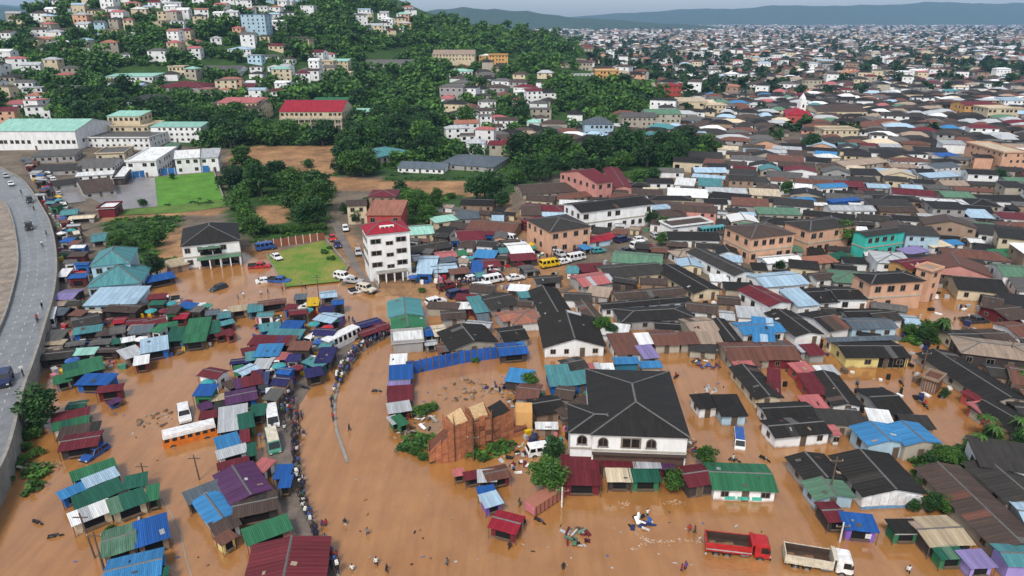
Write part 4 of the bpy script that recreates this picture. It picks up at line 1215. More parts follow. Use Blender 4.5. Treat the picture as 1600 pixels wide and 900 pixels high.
b = MB(); b.box(-x,x,-y-.05,-y-.016,1.5,1.9); b.build('fascia', plain('notice_white', (.75,.75,.75), .6), DK)

# ------------------------------------------------------------------ the white church tower with the red church
c = at(*cr('03',195,762)); CH = thing('church_tower', c, R(8)); CH.scale = (.78, .78, .78)
b = MB(); b.box(-2.6,2.6,-2.6,2.6,-1,17); b.build('shaft', wallmat('w'), CH)
b = MB(); b.box(-1.9,1.9,-1.9,1.9,17,19); b.hexa([(-1.9,-1.9,19),(1.9,-1.9,19),(1.9,1.9,19),(-1.9,1.9,19),(-.1,-.1,23),(.1,-.1,23),(.1,.1,23),(-.1,.1,23)]); b.build('belfry', wallmat('w'), CH)
for z in (4, 8, 12): put(CH, AWIN, 'window', 0, -2.62, z, 1.6, 2.6); put(CH, AWIN, 'window', 2.62, 0, z, 1.6, 2.6, R(90))
tag(CH, 'white church tower with pointed belfry in the distant town', 'church')
manual("""
03 110 716 280 722 250 690 4.8 hip rd r n=church cat=church p=.45 st=1 | red church behind the white church tower
""", 'church', 'church', 1, None, seed=2)

_r = random.Random(6)
o = house('apartment_block', at(403, 51), R(-6), 21, 13, 14, 'fl', 'lb', 'b', 0, _r, base=-8)
tag(o, 'tall pale blue block with light blue top on the hillside', 'building')
b = MB(); x, y = dims(VL)
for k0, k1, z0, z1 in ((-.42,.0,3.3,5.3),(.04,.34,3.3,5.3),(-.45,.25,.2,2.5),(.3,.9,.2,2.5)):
    b = MB(); b.poly([(k0*x,-y-.02,z0),(k1*x,-y-.02,z0),(k1*x,-y-.02,z1),(k0*x,-y-.02,z1)]); b.build('loggia_shade_panel', OPENSHADE, VL)  # dark panels on the wall paint the shade of loggias and ground floor

# ------------------------------------------------------------------ dense housing filled in between (rows follow the lanes)
NOHOUSE = [FLOOD, [cr('12',-60,330), cr('12',30,330), cr('12',300,690), cr('12',260,750)], [cr('10',700,180), cr('10',1450,150), cr('10',1500,480), cr('10',700,480)],
           [(1230,165),(1270,165),(1260,230),(1210,225)]]
URB = [[(1005,290),(1130,238),(1225,225),(1240,150),(1700,140),(1700,470),(1480,445),(1360,470),(1230,470),(1100,450),(1020,430),(900,440),(860,390),(820,320),(880,300)],
       [(770,215),(900,195),(970,195),(1100,190),(1225,180),(1230,225),(1130,232),(1000,240),(940,232),(880,238),(790,235)],
       [(690,330),(780,320),(800,350),(800,420),(700,430),(650,380)],
       [(1100,150),(1240,150),(1240,190),(1110,195)]]
FILL2 = [[(870,470),(1000,440),(1230,445),(1345,470),(1420,470),(1425,535),(1330,545),(1290,560),(1240,545),(1130,560),(1010,555),(940,540),(860,500)],
         [(1480,430),(1720,430),(1720,540),(1575,515),(1500,470)], [(1130,560),(1180,560),(1330,690),(1200,700),(1150,620)], [(690,470),(820,455),(850,500),(820,540),(700,545)], [(810,600),(880,590),(900,660),(830,690)],
         [(1380,615),(1440,690),(1400,720),(1340,640)], [(1500,560),(1700,540),(1700,690),(1560,640)], [(1440,740),(1700,720),(1700,860),(1560,850)]]
rng = random.Random(21)
ROOFW = [('ch',26),('dg',22),('gr',9),('br',16),('rs',10),('mr',3),('lg',9),('wh',5),('pb',4),('tn',4),('lb',1),('gg',2),('tl',1),('bl',.7),('pk',1),('cr',1.5)]
WALLW = [('w',38),('c',14),('s',14),('g',12),('p',3),('d',14),('b',2),('i',2),('k',4)]
def pick(t): return rng.choices([a for a, _ in t], [b_ for _, b_ in t])[0]
cands = []
th = R(-13)
cu, cv = Vector((math.cos(th), math.sin(th), 0)), Vector((-math.sin(th), math.cos(th), 0))
rowy = 60.0
while rowy < 640*K:
    s = -330.0*K; dd = rng.uniform(6.8, 10.4)
    while s < 560*K:
        w = rng.uniform(7.2, 16); p = cu*(s+w/2) + cv*(rowy+rng.uniform(-1.2,1.2)); s += w + rng.choice((.5,.9,1.6,3.5))
        if p.y < 60: continue
        z = (bz(p.x, p.y)); px_, py_ = proj1(p.x, p.y, z); px_, py_ = float(px_), float(py_)
        if px_ < -40 or px_ > 1640: continue
        if not any(inpoly(px_, py_, q) for q in FILL2):
            if not any(inpoly(px_, py_, q) for q in URB): continue
            if any(inpoly(px_, py_, q) for q in NOHOUSE): continue
        if rng.random() < .05: continue
        cands.append((p.y, p, z, w, dd*rng.uniform(.85,1.08)))
    rowy += dd + rng.choice((.7,1.0,1.8,3.6))
cands.sort(key=lambda t: t[0])
CITY = []      # what is past the limit goes into one mass
n_h = 0; n_s = 0
for _, p, z, w, d in cands:
    ang = th + rng.uniform(-.20,.20) + (math.pi/2 if rng.random() < .0 else 0)
    u = Vector((math.cos(ang), math.sin(ang), 0)); v_ = Vector((-math.sin(ang), math.cos(ang), 0))
    tk = taken(p, u, v_, w, d)
    if tk > .22:
        w *= .55; d *= .6
        if taken(p, u, v_, w, d) > .25: continue
    t = pick([('gx',46),('gy',16),('hip',24),('sh',14)]); rk, wk = pick(ROOFW), pick(WALLW)
    h = rng.uniform(2.1,2.9) if rng.random() < .93 else rng.uniform(4.6,5.3)
    if w < 6.0: h = rng.uniform(2.4, 2.9)
    small = w < 6.5
    if (small and n_s < 120) or (not small and n_h < 190):
        nm = 'shed' if small else 'house'
        o = house(nm, Vector((p.x, p.y, z)), ang, w, d, h, t, rk, wk, 1 if p.y < 260 else 0, rng, rng.uniform(.18,.32), base=-1.5, win='auto' if p.y < 330 or h > 5 else 'none')
        tag(o, words_for(rk, wk, t, nm, w, d, h), nm, 'close-packed houses of the town' if not small else 'small sheds between the houses', auto=True)
        if small: n_s += 1
        else: n_h += 1
    else:
        CITY.append((p.x, p.y, z, w, d, h, ang, rk, wk)); mark(p, u, v_, w, d)

# sheds and lean-tos wedged into the gaps between the houses
rng = random.Random(404); n_g = 0
GAP = FILL2 + [URB[0], URB[2]]
for _ in range(9000):
    if n_g >= 170: break
    q = GAP[rng.choices(range(len(GAP)), [5,2,2,2,1,1,2,2,9,1])[0]]; xs = [a for a, _ in q]; ys = [b_ for _, b_ in q]
    x, y = rng.uniform(min(xs), min(max(xs), 1620)), rng.uniform(max(min(ys), 300), max(ys))
    if not inpoly(x, y, q) or inpoly(x, y, NOHOUSE[1]) or inpoly(x, y, NOHOUSE[3]): continue
    p = at(x, y); w, d = rng.uniform(3.2,7.5), rng.uniform(3.0,6.0); ang = th + rng.uniform(-.12,.12)
    u = Vector((math.cos(ang), math.sin(ang), 0)); v_ = Vector((-math.sin(ang), math.cos(ang), 0))
    if taken(Vector((p.x,p.y,0)), u, v_, w, d) > .12: continue
    t = rng.choice(('sh','sh','gx')); rk, wk = pick(ROOFW), rng.choice(('d','g','s','k','w','c')); h = rng.uniform(1.7,2.3)
    o = house('lean_to', p, ang, w, d, h, t, rk, wk, 1, rng, .2, base=-1.2, win='none'); n_g += 1
    b = MB(); b.poly([(-.4,-d/2+.33,-.1),(.4,-d/2+.33,-.1),(.4,-d/2+.33,1.5),(-.4,-d/2+.33,1.5)]); b.build('door', WOOD, o)
    tag(o, words_for(rk, wk, t, 'lean_to', w, d, h).replace('lean-to lean to','lean-to').replace('lean to','lean-to'), 'shed', 'sheds wedged between the houses', auto=True)

# hillside houses scattered over the slope, as the photo shows them in loose rows
HILLZ = [[(0,30),(120,5),(260,5),(300,60),(300,110),(250,150),(140,160),(0,170)], [(300,30),(420,30),(470,60),(470,110),(380,150),(290,150)], [(560,20),(640,20),(660,60),(560,60)],
         [(130,0),(320,0),(340,30),(120,40)], [(500,90),(520,90),(520,140),(440,150)], [(700,180),(800,180),(800,260),(720,240)], [(0,120),(60,120),(70,190),(0,190)], [(810,140),(840,140),(850,220),(800,220)],
         [(-20,60),(100,50),(100,130),(-20,130)], [(300,130),(340,110),(460,110),(440,160),(300,165)], [(160,110),(300,110),(300,150),(180,150)], [(330,0),(480,0),(500,30),(330,40)]]
HW_ROOF = [('gr',10),('lg',14),('wh',14),('mr',12),('pk',14),('br',14),('pb',10),('mt',4),('tc',10),('dg',8)]
tries = 0; n_hh = 0
while n_hh < 185 and tries < 4000:
    tries += 1
    q = rng.choice(HILLZ); xs = [a for a, _ in q]; ys = [b_ for _, b_ in q]
    x, y = rng.uniform(min(xs), max(xs)), rng.uniform(min(ys), max(ys))
    if not inpoly(x, y, q): continue
    g = at(x, y)
    if g.y > 1900 or g.y < 60: continue
    w, d = rng.uniform(7.5,14.5), rng.uniform(7,10); ang = rng.uniform(-.3,.3)
    u = Vector((math.cos(ang), math.sin(ang), 0)); v_ = Vector((-math.sin(ang), math.cos(ang), 0))
    if taken(Vector((g.x,g.y,0)), u, v_, w+3, d+3) > .02: continue
    t = pick([('gx',30),('hip',45),('fl',15),('sh',10)]); rk, wk = pick(HW_ROOF), pick([('w',60),('c',20),('s',8),('p',6),('b',3)])
    h = rng.choice((3.2,3.4,5.8,6.2,6.4,8.6))
    o = house('hillside_house', g, ang, w, d, h, t, rk, wk, 0, rng, rng.uniform(.3,.42), base=-6)
    tag(o, words_for(rk, wk, t, 'hillside_house', w, d, h), 'house', 'houses on and below the green hill', auto=True)
    n_hh += 1

# ------------------------------------------------------------------ the far town: one mass of small houses
rng = random.Random(77)
FARVEG = [[(800,45),(900,80),(900,112),(800,112),(700,80)], [(850,130),(1000,130),(1050,150),(1030,175),(880,180)]]
y = 300.0*K
while y < 8000:
    step = 12 + y*.008
    half = y*.86
    xx = -half*.45 if y > 1150*K else -40
    while xx < half:
        X = xx + rng.uniform(-.3,.3)*step; Y = y + rng.uniform(-.3,.3)*step; xx += step
        z = (bz(X, Y))
        if z > 30: continue
        px_, py_ = proj1(X, Y, z); px_, py_ = float(px_), float(py_)
        if px_ < 690 + (py_-90)*-1.2 and Y < 1500*K: continue
        if py_ > 190 or px_ > 1680: continue
        if any(inpoly(px_, py_, q) for q in FARVEG): continue
        nz = math.sin(X*.011+Y*.004)*math.sin(Y*.007-X*.003)
        if nz > .55 and rng.random() < .75: continue
        w, d = rng.uniform(9,17), rng.uniform(8,11)
        k = 1 + max(0, (Y-1900))*.00012
        ang = th + rng.uniform(-.3,.3) + (math.pi/2 if rng.random() < .25 else 0)
        u = Vector((math.cos(ang), math.sin(ang), 0)); v_ = Vector((-math.sin(ang), math.cos(ang), 0))
        if Y < 660*K and taken(Vector((X,Y,0)), u, v_, w, d) > .1: continue
        if Y < 660*K: mark(Vector((X,Y,0)), u, v_, w, d)
        big = rng.random() < .16
        CITY.append((X, Y, z, w*k, d*k, rng.uniform(5.5,9.5) if big else rng.uniform(2.8,3.6), ang, rng.choices(['ch','dg','gr','br','rs','mr','lg','wh','pb','tn','pk','tc'], [22,22,10,18,9,4,5,5,4,5,3,3])[0], rng.choices(['w','c','s','p','g','d'], [44,12,14,4,14,12])[0]))
    y += step
mats = [roofmat(k) for k in ROOF] + [wallmat(k) for k in WALL]
mi_r = {k: i for i, k in enumerate(ROOF)}; mi_w = {k: i+len(ROOF) for i, k in enumerate(WALL)}
mi_g = len(mats); mats.append(GLASS)
V, F, M_ = [], [], []
for (X, Y, z, w, d, h, ang, rk, wk) in CITY:
    ca_, sa_ = math.cos(ang), math.sin(ang); k = len(V); x, y = w/2, d/2; r = h + .36*y; e = .5; z = z-1.5
    L = [(-x,-y,0),(x,-y,0),(x,y,0),(-x,y,0),(-x,-y,h+1.5),(x,-y,h+1.5),(x,y,h+1.5),(-x,y,h+1.5),
         (-x-e,-y-e,h+1.4),(x+e,-y-e,h+1.4),(x+e,y+e,h+1.4),(-x-e,y+e,h+1.4),(x*.45,0,r+1.6),(-x*.45,0,r+1.6)]
    if h > 5: L[12] = (x*.5, 0, r+1.2); L[13] = (-x*.5, 0, r+1.2)
    V += [(X+a*ca_-b_*sa_, Y+a*sa_+b_*ca_, z+c_) for a, b_, c_ in L]
    a = mi_w[wk]; b_ = mi_r[rk]
    F += [(k,k+1,k+5,k+4),(k+1,k+2,k+6,k+5),(k+2,k+3,k+7,k+6),(k+3,k,k+4,k+7),(k+8,k+9,k+12,k+13),(k+10,k+11,k+13,k+12),(k+9,k+10,k+12),(k+11,k+8,k+13)]
    M_ += [a]*4 + [b_]*4
    if Y < 1300:
        nw = max(2, int(w/4)); st = 1 if h < 5 else 2
        for s_ in range(st):
            for i in range(nw):
                k = len(V); x0 = -x + w*(i+.28)/nw; x1 = x0 + 1.3; z0 = 1.5 + s_*h/2 + 1.0
                V += [(X+p_*ca_-q_*sa_, Y+p_*sa_+q_*ca_, z+c_) for p_, q_, c_ in ((x0,-y-.04,z0),(x1,-y-.04,z0),(x1,-y-.04,z0+1.2),(x0,-y-.04,z0+1.2))]
                F.append((k,k+1,k+2,k+3)); M_.append(mi_g)
o = obj('distant_town', mesh('distant_town', V, F, mats, M_, [(0,0)]*sum(len(f) for f in F)))
tag(o, 'dense far-off town of small houses spreading to the ridges', 'town', kind='stuff')

# ------------------------------------------------------------------ trees
def leafmat(nm, c0, c1):
    m, n, l, b = nt(nm)
    at_ = n.new('ShaderNodeAttribute'); at_.attribute_name = 'tone'
    oi = n.new('ShaderNodeObjectInfo')
    c = mix(n, l, at_.outputs['Fac'], (*c0, 1), (*c1, 1))
    mr = n.new('ShaderNodeMapRange'); mr.inputs[3].default_value = .7; mr.inputs[4].default_value = 1.35
    l.new(oi.outputs['Random'], mr.inputs[0])
    h = n.new('ShaderNodeHueSaturation'); l.new(c, h.inputs['Color']); l.new(mr.outputs[0], h.inputs['Value'])
    l.new(h.outputs[0], b.inputs['Base Color']); b.inputs['Roughness'].default_value = .6
    b.inputs['Specular IOR Level'].default_value = .25
    return m
LEAF = leafmat('leaf_green', (.014,.046,.011), (.075,.165,.024))
LEAF2 = leafmat('leaf_deep_green', (.009,.032,.011), (.036,.092,.020))
BARK = plain('bark', (.09,.07,.055), .9)
def crown_arrays(rng, R0, H, clumps, per, leaf):
    """leaf quads spread through clumps; unit: metres, base at z=0"""
    cs = []
    for _ in range(clumps):
        while True:
            p = rng.uniform(-1, 1, 3)
            if np.linalg.norm(p) < 1: break
        rr = rng.uniform(.26, .46)
        cs.append((p*np.array([R0*.74, R0*.74, H*.36]) + np.array([0, 0, H*.62]), rr*R0, rng.uniform(0, 1)))
    P, T = [], []
    for c, r, tone in cs:
        d = rng.normal(size=(per, 3)); d /= np.linalg.norm(d, axis=1)[:, None]
        rad = r*rng.uniform(.55, 1.08, per)[:, None]
        P.append(c + d*rad*np.array([1, 1, .8])); T.append(np.clip(tone*.6 + rng.uniform(0, .4, per), 0, 1))
    P = np.concatenate(P); T = np.concatenate(T); n_ = len(P)
    a = rng.normal(size=(n_, 3)); a[:, 2] *= .6; a /= np.linalg.norm(a, axis=1)[:, None]
    b_ = rng.normal(size=(n_, 3)); b_ -= a*(a*b_).sum(1)[:, None]; b_ /= np.linalg.norm(b_, axis=1)[:, None]
    s = leaf*rng.uniform(.6, 1.3, n_)[:, None]
    Q = np.stack([P-a*s, P-b_*s*.55, P+a*s, P+b_*s*.55], 1)
    return Q.reshape(-1, 3), T
def crown_mesh(nm, Q, T, mat):
    me = bpy.data.meshes.new(nm); n_ = len(Q)//4
    me.vertices.add(len(Q)); me.vertices.foreach_set('co', Q.astype(np.float32).ravel())
    me.loops.add(len(Q)); me.loops.foreach_set('vertex_index', np.arange(len(Q), dtype=np.int32))
    me.polygons.add(n_); me.polygons.foreach_set('loop_start', np.arange(0, len(Q), 4, dtype=np.int32))
    at_ = me.attributes.new('tone', 'FLOAT', 'FACE'); at_.data.foreach_set('value', T.astype(np.float32))
    me.materials.append(mat); me.update(calc_edges=True); return me
NR = np.random.default_rng(5)
def trunk_mesh(H, R0, r):
    b = MB(); b.tube((0,0,-1.5),(0.05*R0,0,H*.42), .075*R0+.05, .05*R0+.03, 7)
    for i in range(5):
        a = 2*math.pi*i/5+.4; b.tube((.05*R0,0,H*(.28+.03*i)), (math.cos(a)*R0*.5, math.sin(a)*R0*.5, H*.66), .03*R0+.02, .012*R0, 5)
    return b.me('trunk', BARK)
NEAR = [(crown_mesh('crown', *crown_arrays(NR, 1.0, 1.7+.2*i, 26, 95, .085), LEAF if i != 1 else LEAF2), trunk_mesh(1.7+.2*i, 1.0, 1)) for i in range(4)]
MID = [(crown_mesh('crown', *crown_arrays(NR, 1.0, 1.5+.2*i, 28, 70, .10), LEAF2 if i % 2 else LEAF), trunk_mesh(1.5+.2*i, 1.0, 1)) for i in range(4)]
BUSH = [crown_mesh('foliage', *crown_arrays(NR, 1.0, 1.1, 16, 70, .10), LEAF) for i in range(2)]
trng = random.Random(33)
TREE_N = [0]
def tree(p, r, label=None, near=None, group='trees of the slopes and yards'):
    near = p.y < 230 if near is None else near
    cr_, tr_ = trng.choice(NEAR if near else MID); t = thing('tree', p, trng.uniform(0, 6.28)); s = K*.86*r*trng.uniform(.85,1.05)
    t.scale = (s, s, s*trng.uniform(.85,1.1))
    obj('crown', cr_, t); obj('trunk', tr_, t); TREE_N[0] += 1
    sz = 'small' if r < 2.6 else 'large' if r > 5 else 'rounded'
    tag(t, label or f'{sz} green tree', 'tree', group, auto=not label)
    return t
def bush(p, r, label=None):
    t = thing('bush', p, trng.uniform(0, 6.28)); r *= .9*K; t.scale = (r, r, r*.9)
    obj('foliage', trng.choice(BUSH), t)
    b = MB(); b.tube((0,0,-.4),(0,0,.5),.06,.04,5); b.build('stem', BARK, t)
    tag(t, label or 'green bush', 'bush', 'bushes at the edges of the flood', auto=not label)
def T(c, *pts, near=None):
    for x, y, r in pts:
        p = at(*cr(c, x, y)); tree(p, r, near=near)
tree(at(*cr('20',265,870)), 4.0, 'broad tree against the highway retaining wall')
T('10', (985,835,3.0), (720,660,2.6), (830,690,3.0), (990,640,3.0), (930,620,2.6), (760,640,2.6), (900,395,2.0), (405,405,1.6), (1080,225,1.8), (1440,290,5), (1500,420,5.5), (1560,330,5.5), (1470,230,4), (1590,230,5), (1550,520,4), (1590,580,4))
T('11', (40,330,5.5), (120,270,6), (200,300,6), (280,330,6), (360,360,6), (410,430,5.5), (330,470,5), (240,450,5), (130,240,5), (60,260,5), (220,230,5), (330,270,5), (420,320,5), (380,510,4.5), (300,520,4.5))
T('11', (530,190,5.5), (600,210,6), (670,210,6), (730,190,5.5), (560,120,5), (640,130,5.5), (710,120,5), (1000,110,6), (1060,100,6), (330,150,3.5))
T('11', (1000,450,4.5), (900,330,3.6), (960,370,4), (1020,380,4), (1080,500,3.5), (620,500,3.0), (690,460,3.0), (1430,370,6), (1380,360,5), (1500,330,5), (1120,430,3.5), (1130,330,2.6), (1225,340,1.8), (1530,400,4), (560,440,2.5))
T('12', (30,250,5), (100,230,5), (180,240,5), (240,220,5), (330,190,4), (410,200,4.5), (470,180,4), (540,190,4.5), (620,170,4.5), (690,170,4.5), (780,265,4.6), (720,140,4.5), (790,130,4.5), (850,140,4), (920,130,4.5), (990,100,4.5), (1060,90,4.5), (1130,80,4), (1200,70,4.5), (1270,60,4), (640,60,4), (560,80,4), (420,130,3.5), (60,90,5), (130,70,5), (890,215,3), (140,150,4), (300,90,4), (900,90,4), (930,640,2.4), (870,520,2.6), (940,545,2.4))
tree(at(*cr('13',455,660)), 3.6, 'round green tree between the peach and turquoise houses')
T('13', (260,40,5.5), (110,320,3), (70,790,2), (420,105,2), (1430,235,3), (900,600,1.6))
tree(at(*cr('22',565,300)), 2.8, 'bright green tree between the two long black roofs')
T('22', (620,320,2.2), (115,640,1.8), (1130,160,1.6))
T('23', (1550,590,1.8), (1590,660,1.8), (1600,720,1.8), (960,330,2.0), (1070,300,2.0), (880,300,1.6), (1010,345,1.6), (1100,690,1.2))
tree(at(*cr('32',215,390)), 3.3, 'leafy tree at the water beside the red trailer')
tree(at(*cr('32',265,200)), 2.2, 'small tree behind the leafy tree of the red trailer')
tree(at(*cr('32',1215,215)), 2.2, 'small tree behind the maroon stall and green-roofed house')
tree(at(*cr('32',1000,372)), 2.0, 'low leafy tree in front of the green stall by the flood')
T('33', (1060,200,1.6), (1000,215,1.4), (1120,215,1.4), (1310,160,1.8), (1380,70,1.8), (1350,200,1.6), (1560,110,2.0), (1600,40,2.0), (1480,180,1.4), (1000,500,1.5), (1090,505,1.6), (910,500,1.2), (1180,530,1.2), (1040,480,1.4))
for c, x, y, r in (('31',1000,140,1.1),('31',1040,170,1.0),('31',1420,180,.9),('31',1500,120,1.0),('21',1030,520,.9),('21',1000,800,1.6),('21',1060,780,1.4),('21',1110,760,1.2),('21',1370,465,.9),
                   ('30',60,150,1.4),('30',200,40,1.6),('30',230,150,1.2),('30',110,230,1.0),('30',180,20,1.3),('30',170,110,1.1),('30',150,190,1.2),('30',190,260,.9),('30',215,320,.8),('20',230,880,1.6),('20',200,930,1.3),('30',40,330,1.2),('30',700,620,.8),('33',1080,400,1.2),('33',930,290,1.2),('33',960,330,1.0),('33',1120,460,1.2),('12',430,690,1.6),('21',1040,30,1.2),('10',880,370,1.4),('10',1250,350,.8),
                   ('11',20,560,2.0),('11',70,560,2.0),('11',120,560,2.2),('11',180,560,2.2),('11',240,555,2.2),('11',300,550,2.2),('11',360,545,2.2),('11',410,540,2.2),('11',430,690,1.4),('11',470,730,1.4),('11',460,660,1.0)):
    bush(at(*cr(c, x, y)), r)

# palms by the thicket
def palm_mesh(seed):
    r = random.Random(seed); b = MB()
    for i in range(13):
        a = 2*math.pi*i/13 + r.uniform(-.2,.2); el = r.uniform(.1, .9); L = r.uniform(2.4, 3.2); prev = None
        for k in range(8):
            t = k/7; rr_ = L*(t*math.cos(el*(1-t))*.9); z = 6.0 + L*(math.sin(el)*t - 1.0*t*t); p = Vector((math.cos(a)*rr_, math.sin(a)*rr_, z)); sd = Vector((-math.sin(a), math.cos(a), 0))*(.42*math.sin(math.pi*min(t*1.0+.12,1))+.02)
            if prev is not None:
                p0, s0 = prev
                b.poly([p0, p0+s0+Vector((0,0,-.12)), p+sd*.25+Vector((0,0,-.12)), p]); b.poly([p0, p, p-sd*.25+Vector((0,0,-.12)), p0-s0+Vector((0,0,-.12))])
            prev = (p, sd)
    me = b.me('crown', LEAF); at_ = me.attributes.new('tone', 'FLOAT', 'FACE'); at_.data.foreach_set('value', [r.uniform(.2,.9) for _ in me.polygons]); return me
PALM = [palm_mesh(3), palm_mesh(4)]; q = MB(); q.tube((0,0,-1),(.15,.1,3),.17,.13,7); q.tube((.15,.1,3),(.05,.0,6.05),.13,.10,7); PTR = q.me('trunk', BARK)
for i, (c, x, y) in enumerate((('33',1290,150),('33',1385,110),('33',1330,60),('33',1590,110),('33',1540,60),('23',1075,330),('23',1570,640),('13',1440,230),('11',640,500))):
    t = thing('palm_tree', at(*cr(c, x, y)), i*1.3); s_ = .62 + .07*(i % 3); t.scale = (s_, s_, s_)
    obj('crown', PALM[i % 2], t); obj('trunk', PTR, t); tag(t, 'palm tree with arching fronds', 'palm', 'palms among the houses', auto=True)

# low scrub over the green plots between the houses: one mass
scr = random.Random(61); QQ, TT = [], []
lows = [crown_arrays(NR, 1.0, 1.0, 8, 16, .20) for i in range(5)]
for q, n_ in ((VEG[0], 330), (VEG[1], 260), (VEG[2], 900), (VEG[3], 160), ([(0,690),(25,700),(60,660),(62,760),(0,800)], 60), ([cr('23',850,250), cr('23',1100,230), cr('23',1080,350), cr('23',880,360)], 60), ([cr('33',960,120), cr('33',1500,60), cr('33',1520,200), cr('33',980,230)], 110), ([cr('31',900,20), cr('31',1080,20), cr('31',1080,190), cr('31',940,120)], 18), ([cr('31',1380,150), cr('31',1560,60), cr('31',1560,110), cr('31',1400,200)], 16), ([cr('10',960,395), cr('10',1440,345), cr('10',1450,375), cr('10',730,440)], 60), ([cr('10',1330,170), cr('10',1350,165), cr('10',1420,345), cr('10',1395,350)], 26), ([cr('11',60,690), cr('11',75,685), cr('11',190,890), cr('11',170,900)], 14), ([cr('11',420,600), cr('11',440,600), cr('11',590,780), cr('11',570,790)], 22), ([cr('10',730,440), cr('10',1130,430), cr('10',1130,490), cr('10',730,480)], 60)):
    xs = [a for a, _ in q]; ys = [b_ for _, b_ in q]
    for _ in range(n_):
        x, y = scr.uniform(min(xs), max(xs)), scr.uniform(min(ys), max(ys))
        if not inpoly(x, y, q) or any(inpoly(x, y, m_) for m_ in MUD): continue
        g = at(x, y)
        if (int(math.floor(g.x)), int(math.floor(g.y))) in OCC: continue
        Q, T_ = scr.choice(lows); a = scr.uniform(0, 6.28); c_, s_ = math.cos(a), math.sin(a); r = scr.uniform(.6, 2.1)*K
        Q = Q*np.array([r*1.2, r*1.2, r*.6]); QQ.append(np.stack([Q[:,0]*c_-Q[:,1]*s_+g.x, Q[:,0]*s_+Q[:,1]*c_+g.y, Q[:,2]+g.z-.15*r], 1)); TT.append(np.clip(T_*scr.uniform(.3,1.6), 0, 1))
o = obj('undergrowth', crown_mesh('undergrowth', np.concatenate(QQ), np.concatenate(TT), LEAF))
tag(o, 'low green scrub over the open plots between the houses', 'scrub', kind='stuff')

# the wooded hill: the largest crowns one by one, the rest as one mass
HILLHOUSE = lambda X, Y, r: any((int(math.floor(X+a)), int(math.floor(Y+b_))) in OCC for a in (-r,0,r) for b_ in (-r,0,r))
pts = []
hr = random.Random(8)
for _ in range(30000):
    x, y = hr.uniform(-120, 1120), hr.uniform(-60, 262)
    if not (any(inpoly(x, y, q) for q in VEG) ): continue
    if y < 0 and hr.random() < .5: continue
    g = at(x, max(y, -60))
    if g.y > 2000 or g.y < 60: continue
    if y < 5 and g.z < 25: continue
    if math.sin(g.x*.021+1)*math.sin(g.y*.017+2) > .62 and hr.random() < .8: continue
    r = hr.choice((hr.uniform(2.0,4.0), hr.uniform(3.5, 7.8)))
    if HILLHOUSE(g.x, g.y, r*.8): continue
    # keep the photo's grassy clearings open
    if inpoly(x, y, [(665,200),(720,195),(745,232),(690,238)]) or inpoly(x, y, [(582,78),(640,72),(650,92),(585,95)]) or inpoly(x, y, [(410,178),(548,178),(552,224),(405,222)]) or inpoly(x, y, [(865,180),(915,190),(905,205),(860,200)]): continue
    if any(inpoly(x, y, q) for q in MUD): continue
    if any((g.x-a)**2+(g.y-b_)**2 < (.50*(r+c_))**2 for a, b_, c_, _ in pts[-400:]): continue
    pts.append((g.x, g.y, r, g))
pts.sort(key=lambda t: -t[2]/t[3].y)
nt_ = max(0, 290-TREE_N[0]); sel, rest = pts[:nt_], pts[nt_:]
for a, b_, r, g in sel: tree(g, r/(K*.86), near=False)
far = [crown_arrays(NR, 1.0, 1.4+.15*i, 12, 13, .22) for i in range(6)]
QQ, TT = [], []
def addfar(X, Y, z, r, k=1.0):
    Q, T_ = far[hr.randrange(6)]; a = hr.uniform(0, 6.28); c_, s_ = math.cos(a), math.sin(a)
    q = Q*np.array([r, r, r*.95]); q = np.stack([q[:,0]*c_-q[:,1]*s_+X, q[:,0]*s_+q[:,1]*c_+Y, q[:,2]+z-.3*r], 1)
    QQ.append(q); TT.append(np.clip(T_*hr.uniform(.25,1.5), 0, 1))
for a, b_, r, g in rest[:4600]: addfar(a, b_, g.z, r)
wd = obj('woodland', crown_mesh('woodland', np.concatenate(QQ), np.concatenate(TT), LEAF))
tag(wd, 'dark green wood covering the hill between the houses', 'wood', kind='stuff')
QQ, TT = [], []; far = [crown_arrays(NR, 1.0, 1.4+.15*i, 8, 9, .36) for i in range(6)]
for _ in range(4200):
    Y = 330*K*math.exp(hr.uniform(0, 2.7)); X = hr.uniform(-.25 if Y > 1100*K else .1, .9)*Y
    z = (bz(X, Y))
    if z > 25: continue
    px_, py_ = proj1(X, Y, z)
    if px_ < 780 and Y < 1400*K or px_ > 1680: continue
    nz = math.sin(X*.011+Y*.004)*math.sin(Y*.007-X*.003)
    if nz < .2 and hr.random() < .66: continue
    if Y < 640*K and HILLHOUSE(X, Y, 1.5): continue
    addfar(X, Y, z, hr.uniform(3.2, 7)*(1+Y/5500))
o = obj('distant_trees', crown_mesh('distant_trees', np.concatenate(QQ), np.concatenate(TT), LEAF2))
tag(o, 'scattered trees and groves through the far-off town', 'trees', kind='stuff')

